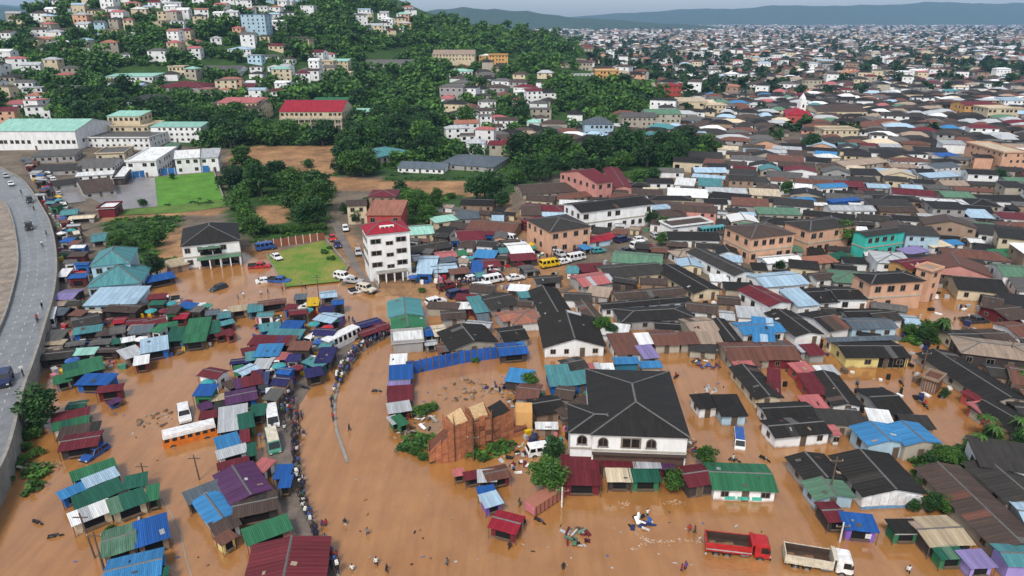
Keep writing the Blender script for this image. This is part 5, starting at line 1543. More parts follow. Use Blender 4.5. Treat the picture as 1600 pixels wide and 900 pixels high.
# ------------------------------------------------------------------ vehicles
def wheel_mesh(r, w):
    b = MB(); b.tube((0,-w/2,0),(0,w/2,0), r, n=14); return b.me('tyre', TYRE)
def rim_mesh(r, w):
    b = MB(); b.tube((0,-w/2-.012,0),(0,w/2+.012,0), r*.58, n=10); return b.me('rim', STEEL)
LAMPM = plain('headlamp_lens', (.75,.75,.7), .15); TAILM = plain('tail_lamp_lens', (.35,.02,.02), .2); BUMPM = plain('black_trim', (.03,.03,.03), .6)
PAINT = {'white': (.78,.78,.77), 'silver': (.45,.46,.47), 'black': (.02,.02,.022), 'dark': (.04,.045,.055), 'red': (.45,.02,.022), 'blue': (.03,.10,.34), 'navy': (.02,.03,.10), 'yellow': (.72,.47,.01), 'green': (.07,.26,.18), 'maroon': (.17,.02,.03), 'orange': (.66,.17,.02), 'pink': (.6,.2,.25), 'cream': (.62,.56,.44), 'teal': (.05,.3,.33)}
def paint(k): return plain('paint_' + k, PAINT[k], .28, var=.05, sc=1.5, spec=.5)
PROTO = {}
def vproto(nm, low, cab, W, inset, wr, wx, nwin=1, bed=None):
    b = MB(); k = .06
    ins = [k if z < .5 or z > .72 else 0 for _, z in low]
    b.prism(low, -W/2, W/2, 0, ins)
    ci = [.05 if i < 2 else inset for i in range(len(cab))]
    b.prism(cab, -W/2, W/2, 0, ci)
    me = b.me('body', paint('white'))
    bm = bmesh.new(); bm.from_mesh(me); bmesh.ops.bevel(bm, geom=[e for e in bm.edges if e.calc_face_angle(0) > .5], offset=.06, segments=2, affect='EDGES', profile=.6); bm.to_mesh(me); bm.free()
    (x0, z0), (x1, z1), (x2, z2), (x3, z3) = cab      # rear-bottom, front-bottom, front-top, rear-top
    def lerp(a, c, t): return a + (c-a)*t
    P = {'body': me}
    def pane(name, pts): P.setdefault(name, []).append(mesh(name, pts, [(0,1,2,3)], [GLASS]))
    def cab_pt(t, s, side):   # t along 0 rear..1 front, s up 0..1
        xb, xt = lerp(x0, x1, t), lerp(x3, x2, t); zb, zt_ = lerp(z0, z1, t), lerp(z3, z2, t)
        i = lerp(.05, inset, s); return (lerp(xb, xt, s), side*(W/2-i+.022), lerp(zb, zt_, s))
    for side in (-1, 1):
        for j in range(nwin):
            a, c = (j+.06+.02*nwin)/nwin, (j+.94-.02*nwin)/nwin
            q = [cab_pt(a,.16,side), cab_pt(c,.16,side), cab_pt(c,.86,side), cab_pt(a,.86,side)]
            pane('side_window', q if side < 0 else q[::-1])
    def endp(f, s, y): 
        xb, zb, xt, zt_ = (x1, z1, x2, z2) if f else (x0, z0, x3, z3)
        i = lerp(.05, inset, s); dx = .03 if f else -.03
        return (lerp(xb, xt, s)+dx, y*(W/2-i)*.88, lerp(zb, zt_, s)+.02)
    pane('windscreen', [endp(1,.12,-1), endp(1,.12,1), endp(1,.9,1), endp(1,.9,-1)])
    pane('rear_window', [endp(0,.25,1), endp(0,.25,-1), endp(0,.85,-1), endp(0,.85,1)])
    xf = max(x for x, _ in low); xr = min(x for x, _ in low)
    for nm_, X, m_ in (('headlight', xf, LAMPM), ('tail_light', xr, TAILM)):
        for s in (-1, 1):
            q = MB(); q.box(X-.04, X+.035, s*W*.34-.16, s*W*.34+.16, .58, .72); P.setdefault(nm_, []).append(q.me(nm_, m_))
    q = MB(); q.box(xf-.06, xf+.07, -W*.46, W*.46, .34, .50); P['bumper'] = [q.me('bumper', BUMPM)]
    if bed:
        q = MB(); q.poly([(bed[0],-W/2+.14,bed[2]),(bed[1],-W/2+.14,bed[2]),(bed[1],W/2-.14,bed[2]),(bed[0],W/2-.14,bed[2])])
        for s in (-1, 1): q.box(bed[0],bed[1],s*(W/2-.07)-.06,s*(W/2-.07)+.06,bed[2]-.02,bed[2]+.28)
        q.box(bed[0]-.05,bed[0]+.04,-W/2+.1,W/2-.1,bed[2]-.02,bed[2]+.28)
        P['cargo_bed'] = [q.me('cargo_bed', BUMPM)]
    P['wheels'] = (wr, [(x, s*(W/2-.10)) for x in wx for s in (-1, 1)], wheel_mesh(wr, .22), rim_mesh(wr, .22))
    PROTO[nm] = P
vproto('sedan', [(-2.1,.34),(2.1,.34),(2.15,.72),(1.15,.90),(-1.35,.95),(-2.12,.90)], [(-1.55,.90),(1.0,.88),(.42,1.42),(-1.05,1.42)], 1.74, .20, .31, (-1.3,1.32), 2)
vproto('hatchback', [(-1.85,.34),(1.85,.34),(1.9,.74),(1.05,.93),(-1.3,.98),(-1.9,.95)], [(-1.78,.95),(.95,.90),(.38,1.48),(-1.5,1.48)], 1.68, .18, .30, (-1.15,1.15), 2)
vproto('suv', [(-2.25,.42),(2.25,.42),(2.3,.92),(1.2,1.08),(-1.5,1.10),(-2.3,1.08)], [(-2.2,1.08),(1.1,1.05),(.55,1.78),(-2.0,1.78)], 1.88, .18, .38, (-1.38,1.4), 3)
vproto('pickup', [(-2.6,.45),(2.5,.45),(2.55,.92),(1.5,1.08),(-1.5,1.06),(-2.6,1.02)], [(-.75,1.05),(1.4,1.03),(.85,1.74),(-.55,1.74)], 1.86, .17, .38, (-1.6,1.55), 2, (-2.5,-.85,1.08))
vproto('minibus', [(-2.45,.38),(2.45,.38),(2.5,.85),(2.25,1.05),(-2.4,1.05),(-2.5,.95)], [(-2.42,1.03),(2.3,1.03),(1.7,2.02),(-2.3,2.05)], 1.82, .12, .34, (-1.55,1.6), 4)
vproto('bus', [(-4.0,.45),(4.0,.45),(4.05,1.0),(3.95,1.35),(-3.95,1.35),(-4.02,1.2)], [(-3.98,1.33),(3.96,1.33),(3.7,2.75),(-3.9,2.75)], 2.3, .12, .45, (-2.4,2.6), 7)
def place(c, x, y, hx, hy, z):
    a = flat(*cr(c, x, y), z); b_ = flat(*cr(c, x+hx, y+hy), z); d = b_-a
    return a, math.atan2(d.y, d.x)
VN = {'sedan': ('car', 'car'), 'hatchback': ('car', 'car'), 'suv': ('car', 'car'), 'pickup': ('pickup_truck', 'pickup'), 'minibus': ('minibus', 'minibus'), 'bus': ('bus', 'bus')}
def vehicle(c, x, y, hx, hy, kind, col, label=None, z=None, roofcol=None, s=1.0):
    px_, py_ = cr(c, x, y)
    if z is None: z = -.42 if inpoly(px_, py_, FLOOD) else .22
    p, a = place(c, x, y, hx, hy, z); nm, ct = VN[kind]; P = PROTO[kind]
    s *= 1.12; t = thing(nm, p, a); t.scale = (s, s, s)
    obj('body', P['body'], t, mat=paint(col))
    for k in ('side_window', 'windscreen', 'rear_window', 'headlight', 'tail_light', 'bumper', 'cargo_bed'):
        for me in P.get(k, []): obj(k, me, t)
    r, ws, wm, rm = P['wheels']
    for wx, wy in ws:
        w = obj('wheel', wm, t, (wx, wy, r)); obj('rim', rm, w)
    if roofcol:
        rr = MB(); b4 = {'minibus': (-2.25,1.65,.74,2.04), 'bus': (-3.85,3.65,1.0,2.76), 'sedan': (-1.0,.38,.6,1.43)}.get(kind, (-1,.4,.6,1.45)); rr.box(b4[0],b4[1],-b4[2],b4[2],b4[3],b4[3]+.05); o = rr.build('roof_panel', paint(roofcol), t)
    tag(t, label or f'{col} {kind}', ct, 'vehicles caught in the flood and traffic', auto=not label)
    return t
for row in """
10 70 258 10 20 sedan white | white car on the far bend of the highway
10 40 208 10 20 hatchback silver | small silver car behind the white car on the highway
10 187 362 12 30 suv dark | dark car with pale roof in mid highway
10 182 528 4 40 pickup black | black pickup on the highway past the teal church hall
20 36 590 -20 60 suv navy | dark navy car at the near left edge of the highway
20 1046 100 -60 8 pickup white | white pickup standing in the muddy water near the blue awning
20 1222 388 -50 8 sedan yellow | yellow car at the edge of the green stalls
20 1158 815 10 60 suv white | white car nose-on in the water beside the purple stalls
30 600 155 -60 40 hatchback blue | blue car stranded beside the maroon stall
20 1240 160 60 -6 minibus white
11 548 845 60 10 suv white | white car at the corner of the lawn
11 610 868 60 6 sedan silver | silver car beside the white car at the lawn corner
11 25 782 60 -4 pickup red | red pickup left of the lawn
11 130 720 30 20 sedan white | white car parked on the worn lawn
11 60 660 40 -6 minibus blue | blue minibus by the brown fence
11 150 872 60 4 pickup blue | blue pickup below the lawn
11 60 870 60 -8 sedan white | white car beside the blue pickup
11 480 600 20 60 sedan red | red car in the lane beside the lawn
11 510 640 20 60 sedan navy
11 560 540 20 60 hatchback white
11 640 690 16 60 hatchback silver
11 1558 565 50 10 minibus white
11 1580 605 50 10 minibus white
11 1465 800 50 20 suv white
11 1480 868 80 -16 minibus white | white minibus in the thick of the market traffic
11 1560 650 40 20 sedan silver
12 790 652 70 -16 minibus white | white minibus in the street below the long white house
12 800 610 60 -8 hatchback white
12 235 768 60 -10 minibus yellow | yellow minibus in the crowded street
12 400 728 70 -14 minibus white
12 320 750 60 -14 sedan white
12 110 818 60 -8 suv dark
12 20 850 60 -8 sedan white
12 690 612 50 -10 suv navy
12 540 680 50 -6 hatchback teal
12 1250 575 70 -8 bus teal | teal and white truck-like bus between the porch and the peach house
12 1195 605 60 -14 sedan white
12 895 590 30 20 hatchback silver
12 720 680 60 -10 sedan dark
12 300 700 40 20 hatchback silver
21 1125 105 60 -16 suv white | white car east of the teal market roof
21 1255 55 50 -12 suv navy
21 1312 40 50 -10 sedan maroon
21 655 32 50 -10 pickup white
21 690 22 40 10 suv cream
21 540 362 80 -40 bus white | long white bus by the head of the queue of people
21 372 340 50 -30 suv white | white car behind the dark purple stall
21 222 556 -20 40 sedan red roof=white | red taxi with white roof
21 130 495 -10 50 minibus white
21 100 565 -10 50 suv silver
21 60 632 -6 40 minibus navy | navy minibus with white front beside the yellow van
21 178 648 -26 60 minibus yellow | yellow van at the edge of the crowd
21 105 735 4 70 minibus white | white van with pink side between the yellow and green vans
21 108 838 10 70 minibus white | white van with dark windscreen next to the green van
31 112 95 14 60 minibus green roof=mint | green and white van at the tail of the jam
21 335 138 50 4 sedan white
21 500 210 20 40 hatchback dark
11 1310 740 50 10 sedan white
11 1500 830 50 10 hatchback maroon
12 60 760 50 -10 hatchback maroon
23 975 62 70 10 pickup white | white pickup in the muddy yard behind the black tarp
23 1290 225 60 -4 pickup dark | dark pickup standing in the shallow flood
23 505 808 10 60 suv dark | dark car wedged between the rust roofs
32 190 140 60 -10 suv white | wrecked white car among the debris behind the big house
21 1420 20 60 -6 minibus white
12 620 590 50 -6 hatchback red
12 30 660 40 10 hatchback teal
11 1000 850 40 0 hatchback silver
""".strip().splitlines():
    body, _, lab = row.partition('|'); p = body.split()
    rc = None
    for q in p[7:]:
        if q.startswith('roof='): rc = {'white': 'white', 'mint': 'cream'}[q[5:]]
    hz = None
    if p[0] == '10' and float(p[1]) < 250 or lab.strip().startswith('dark navy car at'):
        yy = cr(p[0], float(p[1]), float(p[2]))[1]; hz = float(np.interp(yy, [262,284,328,358,402,452,508,565,612], [.9,1.2,1.6,2.0,2.4,2.8,3.1,3.4,3.5])) + .02
    vehicle(p[0], *[float(q) for q in p[1:5]], p[5], p[6], lab.strip() or None, z=hz, roofcol=rc)
vehicle('20', 332, 225, -16, 60, 'bus', 'white', 'white bus parked by the retaining wall below the highway', z=-.2, s=.85)
# the orange and white bus in the flood: white upper body, orange skirt
OB = vehicle('30', 1195, 62, -80, 20, 'bus', 'orange', 'orange and white bus stranded in the floodwater', z=-.55, roofcol='white', s=.88)
b = MB(); b.box(-3.9,3.8,-1.17,1.17,2.2,2.72); b.build('roof_band', paint('white'), OB)

def axle(t, x, W, r, dual=True):
    for s in (-1, 1):
        w = obj('wheel', wheel_mesh(r, .34), t, (x, s*(W/2-.2), r)); obj('rim', rim_mesh(r, .34), w)
def dump_truck(c, x, y, hx, hy, col, bedcol, label, z):
    p, a = place(c, x, y, hx, hy, z); t = thing('dump_truck', p, a); t.scale = (.93, .93, .93)
    cm, bm_ = paint(col), paint(bedcol)
    b = MB(); b.box(-4.0,3.9,-.45,.45,.75,1.05); b.build('chassis', BUMPM, t)
    for xx in (-2.9,-1.5,2.75): axle(t, xx, 2.4, .52)
    # cab
    b = MB(); b.prism([(1.95,.75),(3.95,.75),(4.0,1.5),(3.78,2.75),(3.5,2.95),(1.95,2.95)], -1.18, 1.18, 0, [.02,.02,0,.06,.14,.06])
    me = b.me('cab', cm); bm = bmesh.new(); bm.from_mesh(me); bmesh.ops.bevel(bm, geom=[e for e in bm.edges if e.calc_face_angle(0) > .6], offset=.08, segments=2, affect='EDGES'); bm.to_mesh(me); bm.free()
    cab = obj('cab', me, t)
    b = MB(); b.poly([(4.02,-1.02,1.62),(4.02,1.02,1.62),(3.82,.98,2.65),(3.82,-.98,2.65)]); b.build('windscreen', GLASS, cab)
    for s in (-1, 1):
        q = [(2.75,s*1.20,1.65),(3.75,s*1.20,1.65),(3.6,s*1.15,2.5),(2.75,s*1.15,2.5)]; b = MB(); b.poly(q if s < 0 else q[::-1]); b.build('side_window', GLASS, cab)
        b = MB(); b.box(3.94,4.06,s*.9-.16,s*.9+.16,.95,1.15); b.build('headlight', LAMPM, cab)
        b = MB(); b.box(3.7,3.85,s*1.35-.1,s*1.35+.1,1.9,2.4); b.build('mirror', BUMPM, cab)
    b = MB(); b.box(3.9,4.12,-1.15,1.15,.6,.9); b.build('bumper', BUMPM, cab)
    b = MB(); b.box(3.96,4.03,-.7,.7,1.0,1.35); b.build('grille', BUMPM, cab)
    # open tipping body
    b = MB(); z0, z1 = 1.15, 2.45
    b.box(-4.25,1.55,-1.2,1.2,z0,z0+.12)
    for s in (-1, 1): b.box(-4.25,1.55,s*1.2-.05,s*1.2+.05,z0,z1)
    bed = b.build('dump_body', bm_, t)
    b = MB(); b.box(-4.33,-4.21,-1.26,1.26,z0-.05,z1+.12); b.build('tailgate', bm_, t)
    b = MB(); b.box(1.45,1.6,-1.26,1.26,z0,z1+.55); b.box(1.6,1.95,-1.2,1.2,z1+.35,z1+.5); b.build('headboard', bm_, t)
    b = MB(); b.box(-4.2,1.44,-1.14,1.14,z0+.125,z0+.22)
    for s in (-1, 1): b.box(-4.2,1.44,s*1.14-.012,s*1.14+.012,z0+.22,z1-.05)
    b.build('body_lining', plain('rusty_lining', (.060,.036,.026), .9, sc=1.5), bed)
    b = MB()
    rr = random.Random(3)
    for i in range(10): xx, yy = rr.uniform(-3.4,.4), rr.uniform(-.6,.6); b.hexa([(xx-.5,yy-.3,z0+.2),(xx+.5,yy-.3,z0+.2),(xx+.5,yy+.3,z0+.2),(xx-.5,yy+.3,z0+.2),(xx-.2,yy-.1,z0+.34),(xx+.2,yy-.1,z0+.34),(xx+.2,yy+.1,z0+.34),(xx-.2,yy+.1,z0+.34)])
    o = b.build('sand_residue', plain('wet_sand', (.20,.11,.06), .9), t); o['kind'] = 'stuff'
    for s in (-1, 1):
        for xx in np.linspace(-4.0, 1.3, 6):
            b = MB(); b.box(xx-.06,xx+.06,s*1.28-.035,s*1.28+.035,z0-.05,z1+.04); b.build('side_rib', bm_, bed)
        b = MB(); b.box(-4.25,1.55,s*1.3-.03,s*1.3+.03,z0+.30,z0+.42); b.build('side_rail', paint('silver') if col == 'red' else bm_, bed)
    for s in (-1, 1):
        b = MB(); b.tube((.2,s*.85,.85),(1.3,s*.85,.85),.3,n=10); b.build('fuel_tank', STEEL, t)
        for xx in (-2.9,-1.5): 
            b = MB(); b.box(xx-.6,xx+.6,s*1.0-.25,s*1.0+.25,1.08,1.13); b.build('mudguard', BUMPM, t)
    tag(t, label, 'truck'); return t
RT = dump_truck('32', 1405, 765, 60, 7, 'red', 'red', 'red dump truck with empty open bed in the floodwater', -.45)
WT = dump_truck('33', 305, 852, 60, 10, 'white', 'cream', 'white dump truck with cream open bed behind the red dump truck', -.45)

# red cargo trailer leaning to the bank
p, a = place('32', 205, 462, -70, 46, -.3); t = thing('cargo_trailer', p, a); t.scale = (.85, .9, .8)
b = MB(); b.box(-3.6,3.4,-1.1,1.1,.6,2.5); b.build('box', roofmat('tc'), t)
for xx in np.linspace(-3.4, 3.2, 8):
    for s in (-1, 1):
        b = MB(); b.box(xx-.05,xx+.05,s*1.13-.035,s*1.13+.035,.6,2.5); b.build('rib', paint('maroon'), t)
b = MB(); b.box(3.41,3.46,-1.0,1.0,.7,2.4); b.build('door', paint('pink'), t)
axle(t, -2.4, 2.2, .45); axle(t, 2.2, 2.2, .45)
tag(t, 'faded red box trailer with ribbed sides below the leafy tree', 'trailer')

# two-wheelers
def moto_proto():
    b = MB(); b.tube((-.55,0,.55),(.45,0,.75),.10,.12,6); b.tube((.1,0,.55),(-.2,0,.4),.16,.14,6); b.box(-.75,.1,-.13,.13,.74,.84); b.tube((.45,0,.75),(.72,0,.32),.04,n=5); b.tube((-.3,0,.45),(-.65,0,.32),.04,n=5)
    return b.me('frame', paint('black'))
MFR = moto_proto(); q = MB(); q.tube((.42,-.33,.98),(.42,.33,.98),.03,n=5); q.tube((.45,0,.75),(.42,0,.98),.03,n=5); MHB = q.me('handlebar', STEEL)
q = MB(); q.tube((.2,0,.78),(.42,0,.82),.14,.11,7); MTK = q.me('fuel_tank', paint('red')); MW = wheel_mesh(.31, .11)
def moto(c, x, y, hx, hy, z, col, label=None):
    p, a = place(c, x, y, hx, hy, z); t = thing('motorcycle', p, a)
    obj('frame', MFR, t); obj('handlebar', MHB, t); obj('fuel_tank', MTK, t, mat=paint(col))
    for xx in (-.66, .72): obj('wheel', MW, t, (xx, 0, .31))
    tag(t, label or f'motorcycle with {col} tank', 'motorcycle', 'motorcycles in the water and traffic', auto=not label); return p, a
RIDERS = []
for row in """
10 265 640 4 30 2.25 red
10 292 572 6 30 2.15 blue
10 135 312 10 20 1.4 black
10 215 418 8 24 1.75 red
20 235 210 -10 50 2.95 black
20 1040 168 40 -6 -.35 blue
22 1025 570 30 -20 -.35 black
23 555 615 10 30 -.35 blue
23 980 755 20 20 -.35 silver
23 830 610 20 20 -.35 red
32 1388 195 30 6 -.35 black
32 172 575 20 10 -.35 blue
21 310 640 40 10 -.35 blue
21 285 805 10 30 -.2 red
21 755 660 40 0 -.35 teal
32 1575 185 20 10 -.35 silver
30 350 670 20 -4 -.35 black
30 240 585 20 6 -.35 black
""".strip().splitlines():
    p = row.split(); r = moto(p[0], *[float(q) for q in p[1:6]], p[6]); RIDERS.append((r, float(p[5])))
# blue and white little van-boat in the open yard
vehicle('32', 1415, 78, 6, 60, 'minibus', 'white', 'white minivan with blue rear standing in the open flooded yard', z=-.55, roofcol='blue', s=.85)

# the traffic jam in the market street
jr = random.Random(55)
for pts, n_ in (([(655,466),(760,443),(860,417),(960,396),(1010,378)], 14), ([(690,452),(780,430),(850,408),(940,388)], 10), ([(420,430),(300,470)], 2), ([(130,420),(112,360),(90,300),(70,270)], 9)):
    P = [flat(*q, .2) for q in pts]
    for i in range(n_):
        s_ = (i+jr.uniform(.2,.8))/n_*(len(P)-1); k = min(int(s_), len(P)-2); p = P[k].lerp(P[k+1], s_-k) + Vector((jr.uniform(-1,1), jr.uniform(-1.4,1.4), 0)); d = P[k+1]-P[k]
        if any((o.location-p).length < 4.9 for o, _, _, _ in THINGS if o.get('category') in ('car','minibus','pickup','bus')): continue
        u = d.normalized()
        x4, y4 = proj1(p.x, p.y, .2); e = p + u*3; x5, y5 = proj1(e.x, e.y, .2)
        kind = jr.choice(('minibus','sedan','suv','hatchback','minibus','pickup'))
        vehicle('00', x4*4, y4*4, (x5-x4)*4, (y5-y4)*4, kind, jr.choice(('white','white','white','silver','dark','navy','maroon','yellow','cream')))
        mark(p, u, Vector((-u.y,u.x,0)), 4.5, 1.8)

# ------------------------------------------------------------------ people in the place
SKIN = plain('skin', (.075,.042,.028), .6); HAIR = plain('hair', (.012,.010,.010), .8)
CLO = {'white': (.72,.72,.70), 'black': (.018,.018,.02), 'navy': (.02,.03,.085), 'blue': (.05,.12,.35), 'red': (.38,.03,.03), 'grey': (.18,.18,.18), 'brown': (.11,.07,.05), 'green': (.05,.15,.07), 'yellow': (.6,.42,.05), 'purple': (.15,.05,.2)}
def cloth(k): return plain('cloth_'+k+'_', CLO[k], .9)
q = MB(); q.box(-.28,.28,-.2,.2,0,.26); q.box(-.22,.22,-.15,.15,.26,.38); LOADM = q.me('head_load', plain('sack_white', (.72,.70,.64), .8))
prng = random.Random(12)
PEOPLE = []
def person(p, ang, top, leg, where, label=None, load=False, pose=None):
    me = POSES[prng.randrange(3) if pose is None else pose]
    if load: me = POSES[3+prng.randrange(2)]
    o = obj('person', me, None, p, ang); s = prng.uniform(.97, 1.10); o.scale = (s, s, s)
    for i, m_ in enumerate((SKIN, cloth(top), cloth(leg), HAIR)): o.material_slots[i].link = 'OBJECT'; o.material_slots[i].material = m_
    tag(o, label or f'person in {top} top and {leg} trousers {where}', 'person', f'people {where}')
    if load:
        l_ = obj('head_load', LOADM, None, (p[0]+.02*math.cos(ang), p[1], p[2]+1.74*s), ang); tag(l_, f'pale head bundle of someone {where}', 'bundle', 'bundles carried on heads')
TOPS = [('navy',30),('black',28),('white',9),('blue',14),('grey',8),('brown',8),('red',6),('purple',3),('yellow',2),('green',3)]
def line(pts, n_, where, z, spread=.7, load=.06):
    P = [flat(*q, z) for q in pts]; L = [(P[i+1]-P[i]).length for i in range(len(P)-1)]; tot = sum(L)
    for i in range(n_):
        s = (i+prng.uniform(.1,.9))/n_*tot; k = 0
        while k < len(L)-1 and s > L[k]: s -= L[k]; k += 1
        d = (P[k+1]-P[k]).normalized(); p = P[k] + d*s + Vector((-d.y, d.x, 0))*prng.uniform(-spread, spread)
        a = math.atan2(d.y, d.x) + prng.choice((0, math.pi)) + prng.uniform(-.5,.5)
        top = prng.choices([t for t, _ in TOPS], [w for _, w in TOPS])[0]; leg = prng.choice(('black','navy','grey','brown'))
        person(p, a, top, leg, where, load=prng.random() < load)
line([cr('21',842,285), cr('21',760,330), cr('21',650,390), cr('21',600,455)], 54, 'queueing on the upper median by the white bus', -.05, .9)
line([cr('21',600,455), cr('21',545,540), cr('21',505,610)], 36, 'queueing at the bend of the median', -.05, .8)
line([cr('21',505,610), cr('21',478,720), cr('21',478,850)], 6, 'standing on the bare kerb of the median', .0, .2)
line([cr('21',190,680), cr('21',215,780), cr('21',235,890), cr('31',245,60)], 44, 'beside the jammed vans', .06, 1.3)
line([cr('31',240,40), cr('31',255,200), cr('31',270,330), cr('31',300,450)], 36, 'walking along the road edge past the blue stalls', .06, .5)
line([cr('31',300,450), cr('31',345,610), cr('31',400,690), cr('31',470,780), cr('31',520,900)], 34, 'walking along the lower road edge', .06, .45)
line([cr('21',540,190), cr('21',600,240), cr('21',590,300)], 8, 'in the shallow water above the white bus', -.35, 1.0)
line([cr('11',1240,900), cr('11',1400,860)], 30, 'crowding the street by the market minibus', .22, 1.6)
line([cr('12',30,790), cr('12',330,690)], 10, 'crossing the traffic near the yellow minibus', .22, 1.8)
line([cr('20',1480,95), cr('20',1560,60), cr('11',360,900)], 8, 'standing in the mud above the green stalls', -.35, 1.5)
line([cr('21',140,560), cr('21',90,800), cr('31',60,60)], 16, 'between the stalls and the jammed vans', .06, 1.2)
line([cr('20',300,420), cr('20',520,330), cr('20',820,260)], 14, 'in the lanes of the upper stalls', .0, 2.0)
line([cr('10',330,450), cr('10',350,620), cr('10',345,860)], 20, 'along the foot of the highway', .2, 2.5)
WADE = [('31',560,600,'black','white','wading alone beside the road edge',0),('31',700,660,'grey','navy','wading towards the middle of the flooded road',0),('31',418,610,'purple','brown','wading first of the pair beside the road edge',0),('31',440,606,'red','navy','wading second of the pair beside the road edge',0),
 ('31',1195,850,'grey','navy','wading alone near the bottom edge',0),('31',755,850,'white','black','with a white shirt wading low in the picture',0),('31',820,895,'black','black','at the bottom edge of the flooded road',0),('31',605,890,'white','grey','in white at the bottom edge',0),
 ('31',585,8,'black','black','wading beside the broken end of the median',0),('31',1585,750,'black','black','wading behind the red market stall',0),('32',320,878,'black','black','in long dark clothes wading near the bottom edge',0),('32',1057,890,'red','navy','first of the pair at the bottom edge beside the red truck',0),('32',1080,880,'purple','black','second of the pair at the bottom edge beside the red truck',0),
 ('32',1138,650,'brown','black','wading behind the tailgate of the red dump truck',0),('32',1106,640,'red','brown','following behind the red dump truck',0),('32',80,600,'black','brown','beside the red market stall',0),('32',48,480,'brown','brown','wading ahead of the faded red trailer',0),('32',845,540,'white','black','standing over the blue wreck',0),
 ('33',870,900,'white','black','at the bottom edge beside the white dump truck',0),('20',150,560,'black','navy','under a white load at the highway wall',1),('20',268,135,'black','black','on the highway verge beside the stalls',0),('20',1300,690,'navy','black','beside the purple stalls over the water',0),('20',1285,695,'black','navy','at the edge of the beige-roofed stall',0),('31',303,40,'navy','white','turning at the edge of the walkway',0),('31',305,330,'white','black','stepping down from the road edge',0),('31',365,600,'white','white','in white leaving the road edge',0)]
for c, x, y, t_, l_, wh, ld in WADE:
    px_, py_ = cr(c, x, y); z = -.5 if inpoly(px_, py_, FLOOD) else .2
    if c == '20' and x in (150, 268): z = 3.2 if x == 150 else 2.95
    person(flat(px_, py_, z), prng.uniform(0, 6.28), t_, l_, wh, label=f'person {wh}' if wh.startswith(('in ', 'with ')) else f'person in {t_} {wh}', load=bool(ld))
for (p, a), z in RIDERS[:5] + RIDERS[6:11]:
    o = obj('person', RIDE, None, (p.x-.25*math.cos(a), p.y-.25*math.sin(a), p.z-.02), a)
    top = prng.choice(('navy','black','red','white','grey'))
    for i, m_ in enumerate((SKIN, cloth(top), cloth('black'), HAIR)): o.material_slots[i].link = 'OBJECT'; o.material_slots[i].material = m_
    tag(o, f'rider in {top} top on a motorcycle', 'person', 'motorcycle riders', auto=True)

# ------------------------------------------------------------------ raised road strip with the vans, the median kerb
def strip(name, L, Rr, mat, z, th=0):
    v = []; f = []
    for a, b_ in zip(L, Rr): v += [flat(*a, z), flat(*b_, z)]
    for i in range(len(L)-1): f.append((2*i, 2*i+1, 2*i+3, 2*i+2))
    o = obj(name, mesh(name, v, f, [mat])); o['kind'] = 'structure'; return o
strip('road', [cr('21',560,330), cr('21',330,420), cr('21',180,560), cr('21',60,720), cr('21',40,880), cr('31',70,160), cr('31',110,330), cr('31',180,520), cr('31',300,720), cr('31',420,960)],
      [cr('21',620,350), cr('21',520,470), cr('21',330,640), cr('21',250,760), cr('21',250,880), cr('31',262,160), cr('31',280,330), cr('31',325,520), cr('31',400,690), cr('31',540,960)], MUDR, .05)
def kerb(name, pts, w, h, label):
    P = [flat(*q, 0) for q in pts]; v, f = [], []
    for i, p in enumerate(P):
        d = P[min(i+1,len(P)-1)]-P[max(i-1,0)]; sd = d.cross(Vector((0,0,1))).normalized()*w/2
        v += [p-sd+Vector((0,0,-.5)), p+sd+Vector((0,0,-.5)), p+sd+Vector((0,0,h)), p-sd+Vector((0,0,h))]
    for i in range(len(P)-1):
        for j in range(4): f.append((4*i+j, 4*i+(j+1) % 4, 4*i+4+(j+1) % 4, 4*i+4+j))
    f += [(3,2,1,0), tuple(4*(len(P)-1)+j for j in (0,1,2,3))]
    tag(obj(name, mesh(name, v, f, [CONC])), label, 'kerb')
kerb('median_kerb', [cr('21',842,300), cr('21',740,345), cr('21',640,415), cr('21',570,510), cr('21',520,600), cr('21',492,700), cr('21',490,800), cr('21',505,900), cr('31',530,70), cr('31',572,192)], .45, .16, 'pale curved concrete median rising out of the floodwater')
kerb('road_kerb', [cr('31',262,160), cr('31',285,330), cr('31',330,520), cr('31',405,690), cr('31',545,960)], .3, .22, 'dark kerb along the road edge where people walk')
kerb('pipe_line', [cr('30',1010,420), cr('30',1080,530), cr('30',1130,640), cr('30',1160,780), cr('30',1200,910)], .14, .05, 'thin pale line of kerb stones just under the flood by the blue stalls')
kerb('field_wall', [cr('10',1335,172), cr('10',1398,345)], .3, 1.4, 'low white wall along the end of the bright green field')
kerb('lane_wall', [cr('11',640,640), cr('11',700,790), cr('11',765,905)], .3, .9, 'pale wall along the lane past the white four-storey block')
kerb('lawn_wall', [cr('11',440,605), cr('11',580,775), cr('11',520,862)], .3, .7, 'low brown wall around the corner of the worn lawn')
kerb('lawn_edge', [cr('11',62,690), cr('11',180,895), cr('11',500,860)], .25, .35, 'low kerb along the near edge of the worn lawn')
kerb('road_barrier', [cr('33',150,215), cr('33',300,470)], .2, .5, 'low plank barrier along the side of the charcoal and green house')

